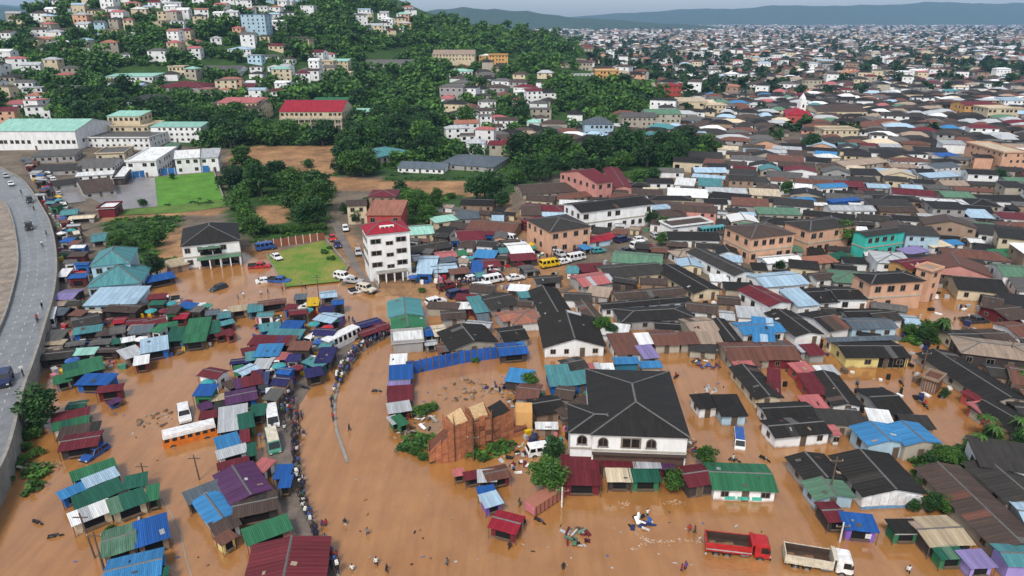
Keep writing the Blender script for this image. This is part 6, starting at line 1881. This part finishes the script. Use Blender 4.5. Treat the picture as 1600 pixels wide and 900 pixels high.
# ------------------------------------------------------------------ fences: every panel a part
def fence(name, pts, z, h, n_, mat, label, post=None, th=.06):
    P = [flat(*q, z) for q in pts]; root = thing(name, P[0])
    L = [(P[i+1]-P[i]).length for i in range(len(P)-1)]; tot = sum(L); rr = random.Random(len(label))
    def pt(s):
        k = 0
        while k < len(L)-1 and s > L[k]: s -= L[k]; k += 1
        return P[k].lerp(P[k+1], s/L[k])
    for i in range(n_):
        a, b_ = pt(tot*i/n_)-P[0], pt(tot*(i+1)/n_)-P[0]; d = (b_-a); sd = d.cross(Vector((0,0,1))).normalized()*th*(.5+.6*(i % 2)); a2, b2 = a+d*.01, b_-d*.01
        hh = h*rr.uniform(.96,1.03); b = MB()
        b.hexa([a2-sd+Vector((0,0,-.5)), b2-sd+Vector((0,0,-.5)), b2+sd+Vector((0,0,-.5)), a2+sd+Vector((0,0,-.5)), a2-sd+Vector((0,0,hh)), b2-sd+Vector((0,0,hh)), b2+sd+Vector((0,0,hh)), a2+sd+Vector((0,0,hh))])
        b.build('panel', mat, root)
        if post is not None:
            b = MB(); b.tube(a+Vector((0,0,-.5)), a+Vector((0,0,h*1.08)), .13, n=6); b.build('post', post, root)
    tag(root, label, 'fence'); return root
fence('sheet_fence', [cr('21',945,545), cr('21',1000,535), cr('21',1300,470), cr('21',1660,420)], -.05, 2.7, 18, plain('blue_fence_sheet', (.012,.10,.42), .45, sc=.7), 'long bright blue sheet fence around the flooded plot', WOOD)
fence('panel_fence', [cr('11',20,655), cr('11',430,597)], .3, 2.2, 9, plain('brown_fence_panel', (.26,.09,.045), .8), 'brown panel fence with white posts behind the worn lawn', plain('white_post', (.72,.70,.66), .7))
fence('yard_wall', [cr('10',785,218), cr('10',980,195), cr('10',1310,172)], .3, 2.6, 12, plain('blue_wall_panel', (.03,.16,.42), .6), 'blue and white wall of panels behind the bright green field', plain('white_post', (.72,.70,.66), .7))
fence('sheet_fence', [cr('22',1360,400), cr('22',1430,600), cr('22',1530,760)], -.05, 2.2, 10, plain('dirty_yellow_sheet', (.36,.25,.11), .8), 'muddy yellow sheet fence beside the open flooded yard', WOOD)
fence('sheet_fence', [cr('23',380,330), cr('23',480,500)], -.05, 2.0, 6, wallmat('c'), 'cream side wall along the lane of the yellow-walled house', None)
fence('advert_board', [cr('23',1095,355), cr('23',1165,400)], .0, 2.2, 2, wallmat('y'), 'yellow board at the corner of the dark grey house', WOOD)

# ------------------------------------------------------------------ unfinished brick shell
def brickmat():
    m, n, l, b = nt('raw_brick'); geo = n.new('ShaderNodeNewGeometry')
    col, _ = vary(n, l, (.40,.145,.065,1), .16)
    s = noise(n, l, geo.outputs['Position'], 1.1, 5, .65)
    col = mix(n, l, 1.0, col, ramp(n, l, s, .3, (.62,.58,.55,1), .7, (1.25,1.22,1.2,1)), 'MULTIPLY')
    wv = n.new('ShaderNodeTexWave'); wv.bands_direction = 'Z'; wv.inputs['Scale'].default_value = 1.3; wv.inputs['Distortion'].default_value = .4
    l.new(geo.outputs['Position'], wv.inputs['Vector'])
    col = mix(n, l, ramp(n, l, wv.outputs['Fac'], .04, (.55,.55,.55,1), .16, (0,0,0,1)), col, (.20,.09,.05))
    l.new(col, b.inputs['Base Color']); b.inputs['Roughness'].default_value = .95
    return m
BRK = brickmat()
SLAB = plain('raw_slab', (.56,.38,.20), .9)
zz = lambda x, y: (640 + x*220/1597., 600 + y*124/900.)
def brick_block(parent, A, B, dep, h0, h1, rows, cols, roofm=None, slab=None):
    """A,B photo pixels of the wall foot; h0/h1 heights at A and B; courses of brick panels proud of a darker core"""
    a, b_ = flat(*A, 0)-parent.location, flat(*B, 0)-parent.location; a.z = b_.z = 0
    u = (b_-a); L = u.length; u.normalize(); v = Vector((-u.y, u.x, 0)); up = Vector((0,0,1)); rr = random.Random(int(A[0]*7+B[1]))
    m = MB(); q = [a, b_, b_+v*dep, a+v*dep]; cut = .78 if slab is None else .86
    m.hexa([p-up*.6 for p in q] + [q[0]+up*h0*cut, q[1]+up*h1*cut, q[2]+up*h1*cut, q[3]+up*h0*cut]); m.build('core_wall', plain('brick_core', (.16,.06,.035), .95), parent)
    for i in range(cols):
        for j in range(rows):
            t0, t1 = i/cols, (i+1)/cols; hh0, hh1 = h0+(h1-h0)*t0, h0+(h1-h0)*t1
            if rr.random() < (.35 if j == rows-1 and slab is None else .22 if j == rows-1 else .05): continue
            g = .03; p0 = a+u*(L*t0+g); p1 = a+u*(L*t1-g); o_ = .04+rr.random()*.16; jit = lambda: rr.uniform(-.10,.10) if j == rows-1 else rr.uniform(-.03,.03)
            z00, z01 = hh0*j/rows+g, hh0*(j+1)/rows-g+jit(); z10, z11 = hh1*j/rows+g, hh1*(j+1)/rows-g+jit()
            m = MB(); m.hexa([p0-v*o_+up*z00, p1-v*o_+up*z10, p1+up*z10, p0+up*z00, p0-v*o_+up*z01, p1-v*o_+up*z11, p1+up*z11, p0+up*z01]); m.build('brick_panel', BRK, parent)
    for k, (pp, hh) in enumerate(((a, h0), (b_, h1))):       # the two returns
        s = -1 if k == 0 else 1
        for j in range(rows):
            m = MB(); z0, z1 = hh*j/rows+.03, hh*(j+1)/rows-.03
            m.hexa([pp+v*.05+u*s*.005+up*z0, pp+v*.05+u*s*.08+up*z0, pp+v*(dep-.05)+u*s*.08+up*z0, pp+v*(dep-.05)+u*s*.005+up*z0, pp+v*.05+u*s*.005+up*z1, pp+v*.05+u*s*.08+up*z1, pp+v*(dep-.05)+u*s*.08+up*z1, pp+v*(dep-.05)+u*s*.005+up*z1]); m.build('brick_panel', BRK, parent)
    if slab is not None:
        m = MB(); e = -.3; q2 = [a-u*e+v*.3, b_+u*e+v*.55, b_+u*(e+.2)+v*(dep*.86), a-u*e+v*(dep*.74)]
        m.hexa([q2[0]+up*(h0*.86+.02), q2[1]+up*(h1*.86+.02), q2[2]+up*(h1+.1), q2[3]+up*(h0*.95), q2[0]+up*(h0*.9+.1), q2[1]+up*(h1*.9+.1), q2[2]+up*(h1+.25), q2[3]+up*(h0+.1)]); m.build('slab', slab, parent)
BS = thing('brick_shell', flat(745, 705, 0))
brick_block(BS, zz(225,905), zz(515,880), 3.0*K, 2.0*K*.9, 6.2*K*.9, 6, 4)
brick_block(BS, zz(520,868), zz(715,800), 3.6*K, 6.0*K*.9, 6.2*K*.9, 6, 3, slab=SLAB)
brick_block(BS, zz(725,735), zz(925,690), 3.4*K, 5.6*K*.9, 5.6*K*.9, 6, 3, slab=SLAB)
brick_block(BS, zz(945,668), zz(1180,560), 3.4*K, 4.4*K*.9, 4.4*K*.9, 4, 3, slab=roofmat('ch'))
brick_block(BS, zz(960,690), zz(1320,560), 1.6*K, 1.6*K*.9, 1.5*K*.9, 2, 5)
m = MB(); p = flat(*zz(1200,540), 0)-BS.location; q = flat(*zz(1390,540), 0)-BS.location; m.hexa([p+Vector((0,0,-.5)), q+Vector((0,0,-.5)), q+Vector((0,3,-.5)), p+Vector((0,3,-.5)), p+Vector((0,0,3.6)), q+Vector((0,0,3.6)), q+Vector((0,3,3.6)), p+Vector((0,3,3.6))]); m.build('rendered_wall', wallmat('o'), BS)
for x, y in ((520,868),(722,800),(935,690)):
    m = MB(); p = flat(*zz(x, y), 0)-BS.location; m.tube(p+Vector((0,-.2,-.5)), p+Vector((0,-.2,6.4)), .09, n=6); m.build('scaffold_pole', WOOD, BS)
tag(BS, 'unfinished red brick building shell with tan slabs beside the flood', 'building')
sheet('water_in_plot', [zz(90,480), zz(330,400), zz(390,460), zz(270,570)], plain('plot_mud', (.32,.20,.12), .5), .02)

# ------------------------------------------------------------------ poles with crossarms
def pole(c, x, y, h, lean=(0,0), lamp=False, label='', z=-.3, col=WOOD):
    p = flat(*cr(c, x, y), z); t = thing('utility_pole', p)
    b = MB(); b.tube((0,0,-.5),(lean[0],lean[1],h),.13,.09,7); b.build('shaft', col, t)
    b = MB(); b.box(lean[0]-.9,lean[0]+.9,lean[1]-.06,lean[1]+.06,h-.7,h-.58); b.build('crossarm', WOOD, t)
    for s in (-.8,0,.8):
        b = MB(); b.tube((lean[0]+s,lean[1],h-.58),(lean[0]+s,lean[1],h-.38),.05,n=5); b.build('insulator', plain('ceramic', (.5,.5,.48), .3), t)
    if lamp:
        b = MB(); b.tube((lean[0],lean[1],h-.2),(lean[0]+1.2,lean[1]-.4,h+.1),.05,n=5); b.build('lamp_arm', STEEL, t)
    tag(t, label, 'pole')
pole('33',375,440,7.5,label='dark utility pole in front of the charcoal and green house')
pole('33',445,700,3.4,label='short pale post in the water beside the maroon kiosk',col=plain('white_post', (.72,.70,.66), .7))
pole('30',600,800,7.0,(-.6,.2),label='dark leaning pole beside the grey-green stall')
pole('30',660,900,6.5,(-.2,.2),label='dark pole at the bottom of the blue stall roof')
pole('30',1250,310,4.5,(-.3,.2),label='thin pole in the water above the dark grey stall')
pole('32',310,480,3.6,label='pale post in the water in front of the maroon stall',col=plain('white_post', (.72,.70,.66), .7))
pole('32',1040,270,6.5,(.9,.3),label='leaning pole between the purple stall and the maroon house')
pole('12',955,780,8,label='dark pole beside the grey roof in the street')
pole('21',1145,40,7,label='dark pole in the market east of the teal hall',z=.2)
pole('21',400,120,8,label='pole standing by the yellow stall',z=.2)
pole('30',910,320,3.5,label='short dark pole at the corner of the green stall roofs')
pole('23',1490,490,6,label='street pole by the dark row at the edge of the frame')
pole('23',960,540,5,label='pole reflected in the flooded street by the yellow-walled house')
pole('31',1360,190,5,label='dark pole standing against the brick shell')
pole('11',1130,720,8,label='slim pole among the pale blue market tents',z=.2)
pole('22',1290,520,5,label='pole at the back of the open flooded yard')

# ------------------------------------------------------------------ loose things in the flood
mrng = random.Random(91)
def heap(name, c, x, y, w, n_, mats, label, cat, z=-.1, hmax=.9):
    p = flat(*cr(c, x, y), z); t = thing(name, p, mrng.uniform(0, 3))
    for i in range(n_):
        a = mrng.uniform(0, 6.28); r = w*K*math.sqrt(mrng.random()); L, W_ = mrng.uniform(.4,1.5), mrng.uniform(.15,.6); h = mrng.uniform(.06,.25)
        b = MB(); b.box(-L/2,L/2,-W_/2,W_/2,0,h)
        o = b.build('piece', mrng.choice(mats), t, (r*math.cos(a), r*math.sin(a), mrng.uniform(0,hmax)*(1-r/w*.7)))
        o.rotation_euler = (mrng.uniform(-.5,.5), mrng.uniform(-.5,.5), mrng.uniform(0,6.28))
    tag(t, label, cat)
DM = [WOOD, roofmat('rs'), roofmat('mr'), roofmat('lg'), roofmat('ch'), wallmat('w'), wallmat('s'), paint('blue')]
heap('wreckage', '32',400,660,1.6,22,[roofmat('mr'), roofmat('ch'), roofmat('gg'), WOOD, roofmat('lg')],'dark wreckage heap with a maroon sheet in the open flood','wreckage')
heap('wreckage', '32',810,575,1.5,16,[paint('blue'), roofmat('ch'), wallmat('w'), paint('navy')],'blue and black wreckage in the open flood','wreckage')
heap('wreckage', '20',960,830,2.6,20,[WOOD, roofmat('tn'), WOOD, roofmat('gr')],'ring of floating planks between the stalls','wreckage', hmax=.2)
heap('rubble_heap', '21',1290,640,4.0,36,[WOOD, wallmat('d'), wallmat('d'), DIRT],'low rubble heap inside the blue-fenced plot','rubble', hmax=.5)
heap('rubble_heap', '21',1520,640,2.5,22,[roofmat('ch'), wallmat('s'), paint('navy'), WOOD],'dark rubble beside the brick shell','rubble', hmax=.7)
heap('rubble_heap', '32',130,150,4.5,46,DM,'long heap of roofing debris behind the leafy tree','rubble')
heap('rubble_heap', '31',980,20,2.6,26,[wallmat('w'), CONC, roofmat('ch'), WOOD],'pale scrap heap at the end of the maroon stall row','rubble')
heap('rubble_heap', '30',130,260,2.2,18,[WOOD, CONC, wallmat('s')],'scrap on the bank under the retaining wall','rubble')
heap('rubble_heap', '22',1210,470,2.5,26,DM,'scrap line at the back of the open flooded yard','rubble')
heap('rubble_heap', '32',1120,110,1.6,16,DM,'scrap beside the corner of the big white house','rubble')
heap('rubble_heap', '22',60,560,2.6,24,[WOOD, wallmat('d'), CONC, wallmat('w')],'rubble at the end of the blue fence','rubble')
heap('rubble_heap', '22',30,720,2.0,20,DM,'scrap between the brick shell and the collapsed roofs','rubble')
heap('rubble_heap', '21',1060,820,1.6,18,[wallmat('w'), STEEL, CONC],'white scrap beside the green stall end','rubble')
heap('rubble_heap', '30',860,600,1.3,12,DM,'clutter under the cream wall of the white-roofed stall','rubble')
heap('wreckage', '22',1240,640,1.0,9,[WOOD, roofmat('lg')],'planks floating beside the small flooded house','wreckage', hmax=.15)
# tables, barrels and sacks round the stalls: one clutter mass nobody could count
b = MB(); mm = [WOOD, paint('blue'), paint('red'), wallmat('w'), paint('green'), paint('yellow'), roofmat('lg'), roofmat('ch'), paint('navy'), paint('pink')]
zones = [[cr('20',250,60), cr('20',840,80), cr('20',1480,170), cr('20',1460,330), cr('20',830,500), cr('20',330,620), cr('20',250,430)], [cr('21',0,180), cr('21',520,150), cr('21',500,420), cr('21',240,600), cr('21',60,780), cr('21',-60,700)],
         [cr('10',150,120), cr('10',250,150), cr('10',520,600), cr('10',540,900), cr('10',350,900), cr('10',310,450)], [cr('11',980,650), cr('11',1600,600), cr('11',1640,920), cr('11',980,900)], [cr('12',0,600), cr('12',420,640), cr('12',640,560), cr('12',900,540), cr('12',880,700), cr('12',0,900)],
         [cr('22',80,620), cr('22',540,640), cr('22',520,800), cr('32',330,120), cr('32',60,60), cr('22',130,880)], [(1000,300),(1600,300),(1600,560),(1330,690),(1120,560),(870,500),(860,400)]]
for zc, n_ in zip(zones, (330, 230, 420, 420, 260, 90, 700)):
    xs = [a for a, _ in zc]; ys = [c_ for _, c_ in zc]; k = 0
    for _ in range(n_*3):
        if k >= n_: break
        x, y = mrng.uniform(min(xs), max(xs)), mrng.uniform(min(ys), max(ys))
        if not inpoly(x, y, zc): continue
        p = flat(x, y, 0); g = 0 if inpoly(x, y, FLOOD) else .2; k += 1
        if (int(math.floor(p.x)), int(math.floor(p.y))) in OCC: continue
        i = mrng.randrange(len(mm)) if n_ < 500 else mrng.choice((0,0,3,6,7,7,8)); s = mrng.uniform(.3,.8); a = mrng.uniform(0, 3)
        cc, ss = math.cos(a), math.sin(a); hh = mrng.uniform(.3,1.3)
        if mrng.random() < .35: b.tube((p.x,p.y,g-.4),(p.x,p.y,g+hh*.8),s*.45,n=7,mi=i)
        else: b.hexa([(p.x+(dx*cc-dy*ss)*s,p.y+(dx*ss+dy*cc)*s,g+dz) for dz in (-.4,hh) for dx,dy in ((-1,-.6),(1,-.6),(1,.6),(-1,.6))], i)
tag(obj('market_clutter', mesh('market_clutter', b.v, b.f, mm, b.m)), 'crates, barrels and sacks strewn between the market stalls', 'clutter', kind='stuff')

# ------------------------------------------------------------------ market umbrellas and extra little stalls in the gaps
UMB = MB(); nseg = 8
for i in range(nseg):
    a, c_ = 2*math.pi*i/nseg, 2*math.pi*(i+1)/nseg
    UMB.poly([(math.cos(a)*1.3,math.sin(a)*1.3,2.0),(math.cos(c_)*1.3,math.sin(c_)*1.3,2.0),(0,0,2.5)]); UMB.poly([(math.cos(a)*1.3,math.sin(a)*1.3,1.85),(math.cos(c_)*1.3,math.sin(c_)*1.3,1.85),(math.cos(c_)*1.3,math.sin(c_)*1.3,2.0),(math.cos(a)*1.3,math.sin(a)*1.3,2.0)])
UMBM = UMB.me('canopy', paint('red')); q = MB(); q.tube((0,0,-.4),(0,0,2.45),.03,n=5); UPM = q.me('pole', STEEL)
def small_fill(zc, n_, group, cols, seed):
    rr = random.Random(seed); xs = [a for a, _ in zc]; ys = [c_ for _, c_ in zc]; k = 0
    for _ in range(n_*14):
        if k >= n_: break
        x, y = rr.uniform(min(xs), max(xs)), rr.uniform(min(ys), max(ys))
        if not inpoly(x, y, zc): continue
        p = flat(x, y, 0); w, d = rr.uniform(2.4,4.6), rr.uniform(2.2,3.6); a = rr.uniform(-.35,.25)
        u = Vector((math.cos(a), math.sin(a), 0)); v_ = Vector((-math.sin(a), math.cos(a), 0))
        if rr.random() < .25:
            if taken(p, u, v_, 2.4, 2.4) > .1: continue
            t = thing('market_umbrella', (p.x, p.y, .1), 0); cc = rr.choice(('red','blue','green','yellow','white','maroon','teal'))
            obj('canopy', UMBM, t, mat=paint(cc)); obj('pole', UPM, t); mark(p, u, v_, 2.4, 2.4)
            tag(t, f'{cc} market umbrella', 'umbrella', 'market umbrellas', auto=True)
        else:
            if taken(p, u, v_, w, d) > .15: continue
            rk = rr.choice(cols); wk = rr.choice(('k','l','m','g','n','d','w')); h = rr.uniform(2.3,2.9); t = rr.choice(('sh','sh','gx'))
            o = house('market_stall', Vector((p.x, p.y, 0)), a, w, d, h, t, rk, wk, 1, rr, .26, stall=True)
            tag(o, words_for(rk, wk, t, 'market_stall', w, d, h), 'stall', group, auto=True)
        k += 1
SG = 'sheet-roofed stalls of the flooded market'
small_fill(zones[2], 74, SG, ['gr','lg','br','rs','wh','sl','tl','bl','dg','tn'], 1)
small_fill(zones[0], 16, SG, ['gr','br','gn','dn','sl','tl','bl','mr'], 2)
small_fill(zones[1], 26, SG, ['mr','tl','bl','pu','nv','rs'], 3)
small_fill(zones[3], 30, SG, ['gr','br','lg','pb','sl','mr','tl','dg','tn'], 4)
small_fill(zones[4], 16, SG, ['gr','br','mr','pb','rs','dg','lg'], 5)

# ------------------------------------------------------------------ foam on the current
FOAM = plain('foam', (.72,.62,.50), .7, sc=6)
fr = random.Random(17); b = MB()
for c, pts, n_ in (('32', [(760,740),(860,680),(960,690),(1060,675),(1190,690)], 90), ('32', [(690,445),(740,450)], 26), ('32', [(940,440),(1090,440)], 36), ('32', [(780,640),(870,690)], 26)):
    P = [flat(*cr(c, *q), .012) for q in pts]
    for i in range(n_):
        s_ = fr.random()*(len(P)-1); k = int(s_); p = P[k].lerp(P[k+1], s_-k) + Vector((fr.gauss(0,.22), fr.gauss(0,.22), 0)); a = fr.uniform(0, 6.28); L = fr.uniform(.05,.22)
        d = (P[k+1]-P[k]).normalized(); e = Vector((-d.y, d.x, 0)); p.z = .012 + .0006*i
        b.poly([p-d*L, p-e*L*fr.uniform(.15,.4), p+d*L*fr.uniform(.5,1), p+e*L*fr.uniform(.15,.4)])
tag(obj('foam', mesh('foam', b.v, b.f, [FOAM])), 'thin streaks of foam drifting on the floodwater', 'foam', kind='stuff')

small_fill([cr('20',1250,690), cr('20',1560,440), cr('21',60,420), cr('21',150,700), cr('21',20,900), cr('20',1380,880)], 22, SG, ['mr','tl','bl','pu','nv','rs','gr','br'], 6)
small_fill([cr('20',270,80), cr('20',640,60), cr('20',1080,170), cr('20',1460,150), cr('20',1480,230), cr('20',1000,360), cr('20',420,420), cr('20',260,330)], 24, SG, ['gr','br','dg','sl','tl','mr','rs','tn'], 7)

# ------------------------------------------------------------------ scraps afloat: one scatter nobody could count
fr = random.Random(23); b = MB(); mm = [WOOD, wallmat('s'), roofmat('lg'), paint('blue'), roofmat('ch'), roofmat('tn')]
for zc, n_ in (([(140,560),(330,520),(280,700),(330,890),(120,890),(60,760)], 120), ([(480,640),(600,560),(660,720),(760,890),(540,890)], 60), ([(650,730),(1060,780),(1220,800),(1200,890),(700,890)], 110), ([(1050,580),(1140,570),(1200,700),(1090,700)], 40), ([(1180,540),(1480,560),(1460,690),(1340,700)], 70), ([(640,590),(800,560),(810,640),(650,650)], 60), ([(250,440),(520,440),(560,470),(240,490)], 50)):
    xs = [a for a, _ in zc]; ys = [c_ for _, c_ in zc]
    for _ in range(n_//2):
        x, y = fr.uniform(min(xs), max(xs)), fr.uniform(min(ys), max(ys))
        if not inpoly(x, y, zc): continue
        p = flat(x, y, .0)
        if (int(math.floor(p.x)), int(math.floor(p.y))) in OCC: continue
        a = fr.uniform(0, 6.28); L, W_ = fr.uniform(.06,.3), fr.uniform(.04,.12); cc, ss = math.cos(a), math.sin(a)
        b.hexa([(p.x+dx*L*cc-dy*W_*ss, p.y+dx*L*ss+dy*W_*cc, dz) for dz in (-.05, fr.uniform(.03,.10)) for dx, dy in ((-1,-1),(1,-1),(1,1),(-1,1))], fr.randrange(len(mm)))
tag(obj('floating_debris', mesh('floating_debris', b.v, b.f, mm, b.m)), 'small scraps and sticks drifting over the brown floodwater', 'debris', kind='stuff')

# ------------------------------------------------------------------ labels that single each thing out
bpy.context.view_layer.update()
MARKS = [('the orange bus',300,690),('the white four-storey block',605,430),('the big white house',985,700),('the red dump truck',1150,860),('the blue fence',725,585),('the turquoise house',1370,392),('the bright green field',293,300),
 ('the teal church hall',178,460),('the villa',330,400),('the church tower',1248,192),('the dark red school',1060,150),('the sandy gabled hall',1020,205),('the red-roofed block',475,205),('the mint-roofed warehouse',60,225),('the yellow minibus',855,418),
 ('the brick shell',745,715),('the worn lawn',480,425),('the white hilltop block',682,38),('the ochre slope block',770,108),('the long white house',955,355),('the yellow-walled house',1370,570),('the rusty tank',1460,620),('the purple kiosk',1345,838),
 ('the white dump truck',1275,888),('the peach corner house',880,395),('the purple stall roof',385,770),('the long white bus',530,545),('the pale blue tower block',405,48),('the cream office block',175,205),('the slate-roofed house',935,208),
 ('the green-roofed flood house',1160,770),('the lavender house',1590,890),('the highway tree',64,660),('the yellow van',443,615)]
MK = [(n_, at(x, y)) for n_, x, y in MARKS]
ORD = ['', 'second ', 'third ', 'fourth ', 'fifth ', 'sixth ', 'seventh ', 'eighth ', 'ninth ', 'tenth ', 'eleventh ', 'twelfth ', 'thirteenth ', 'fourteenth ', 'fifteenth ']
def nth(i): return ORD[i] if i < len(ORD) else f'{i+1}th '
sets = {}
for o, lab, auto, zone in THINGS:
    if not auto: continue
    p = o.matrix_world.translation
    best = sorted(((p-q).length, n_) for n_, q in MK)[0]
    sets.setdefault((lab, best[1]), []).append((best[0], o))
for (lab, mk), v in sets.items():
    v.sort(key=lambda t: t[0])
    for i, (d, o) in enumerate(v):
        o['label'] = f'{lab}, near {mk}' if len(v) == 1 else f'{lab}, {nth(i)}nearest {mk}'
        n_w = len(o['label'].split())
        if n_w > 16: o['label'] = o['label'].replace(' walls', '').replace('gable-fronted ', '').replace('long ', '')
        if len(o['label'].split()) < 4: o['label'] += ' in view'

# ------------------------------------------------------------------ the air: pale haze over the far town
hm = bpy.data.materials.new('haze_air'); hm.use_nodes = True
hn = hm.node_tree.nodes; hl = hm.node_tree.links
hn.remove(hn['Principled BSDF'])
pv = hn.new('ShaderNodeVolumePrincipled'); pv.inputs['Color'].default_value = (.40,.66,1.0,1); pv.inputs['Density'].default_value = HAZE
pv.inputs['Anisotropy'].default_value = 0.0
hl.new(pv.outputs[0], hn['Material Output'].inputs['Volume'])
b = MB(); b.box(-12500, 12500, -600, 11000, -8, 420)
o = b.build('haze', hm); o['kind'] = 'stuff'; o['label'] = 'pale blue haze hanging over the far town and hills'; o['category'] = 'haze'
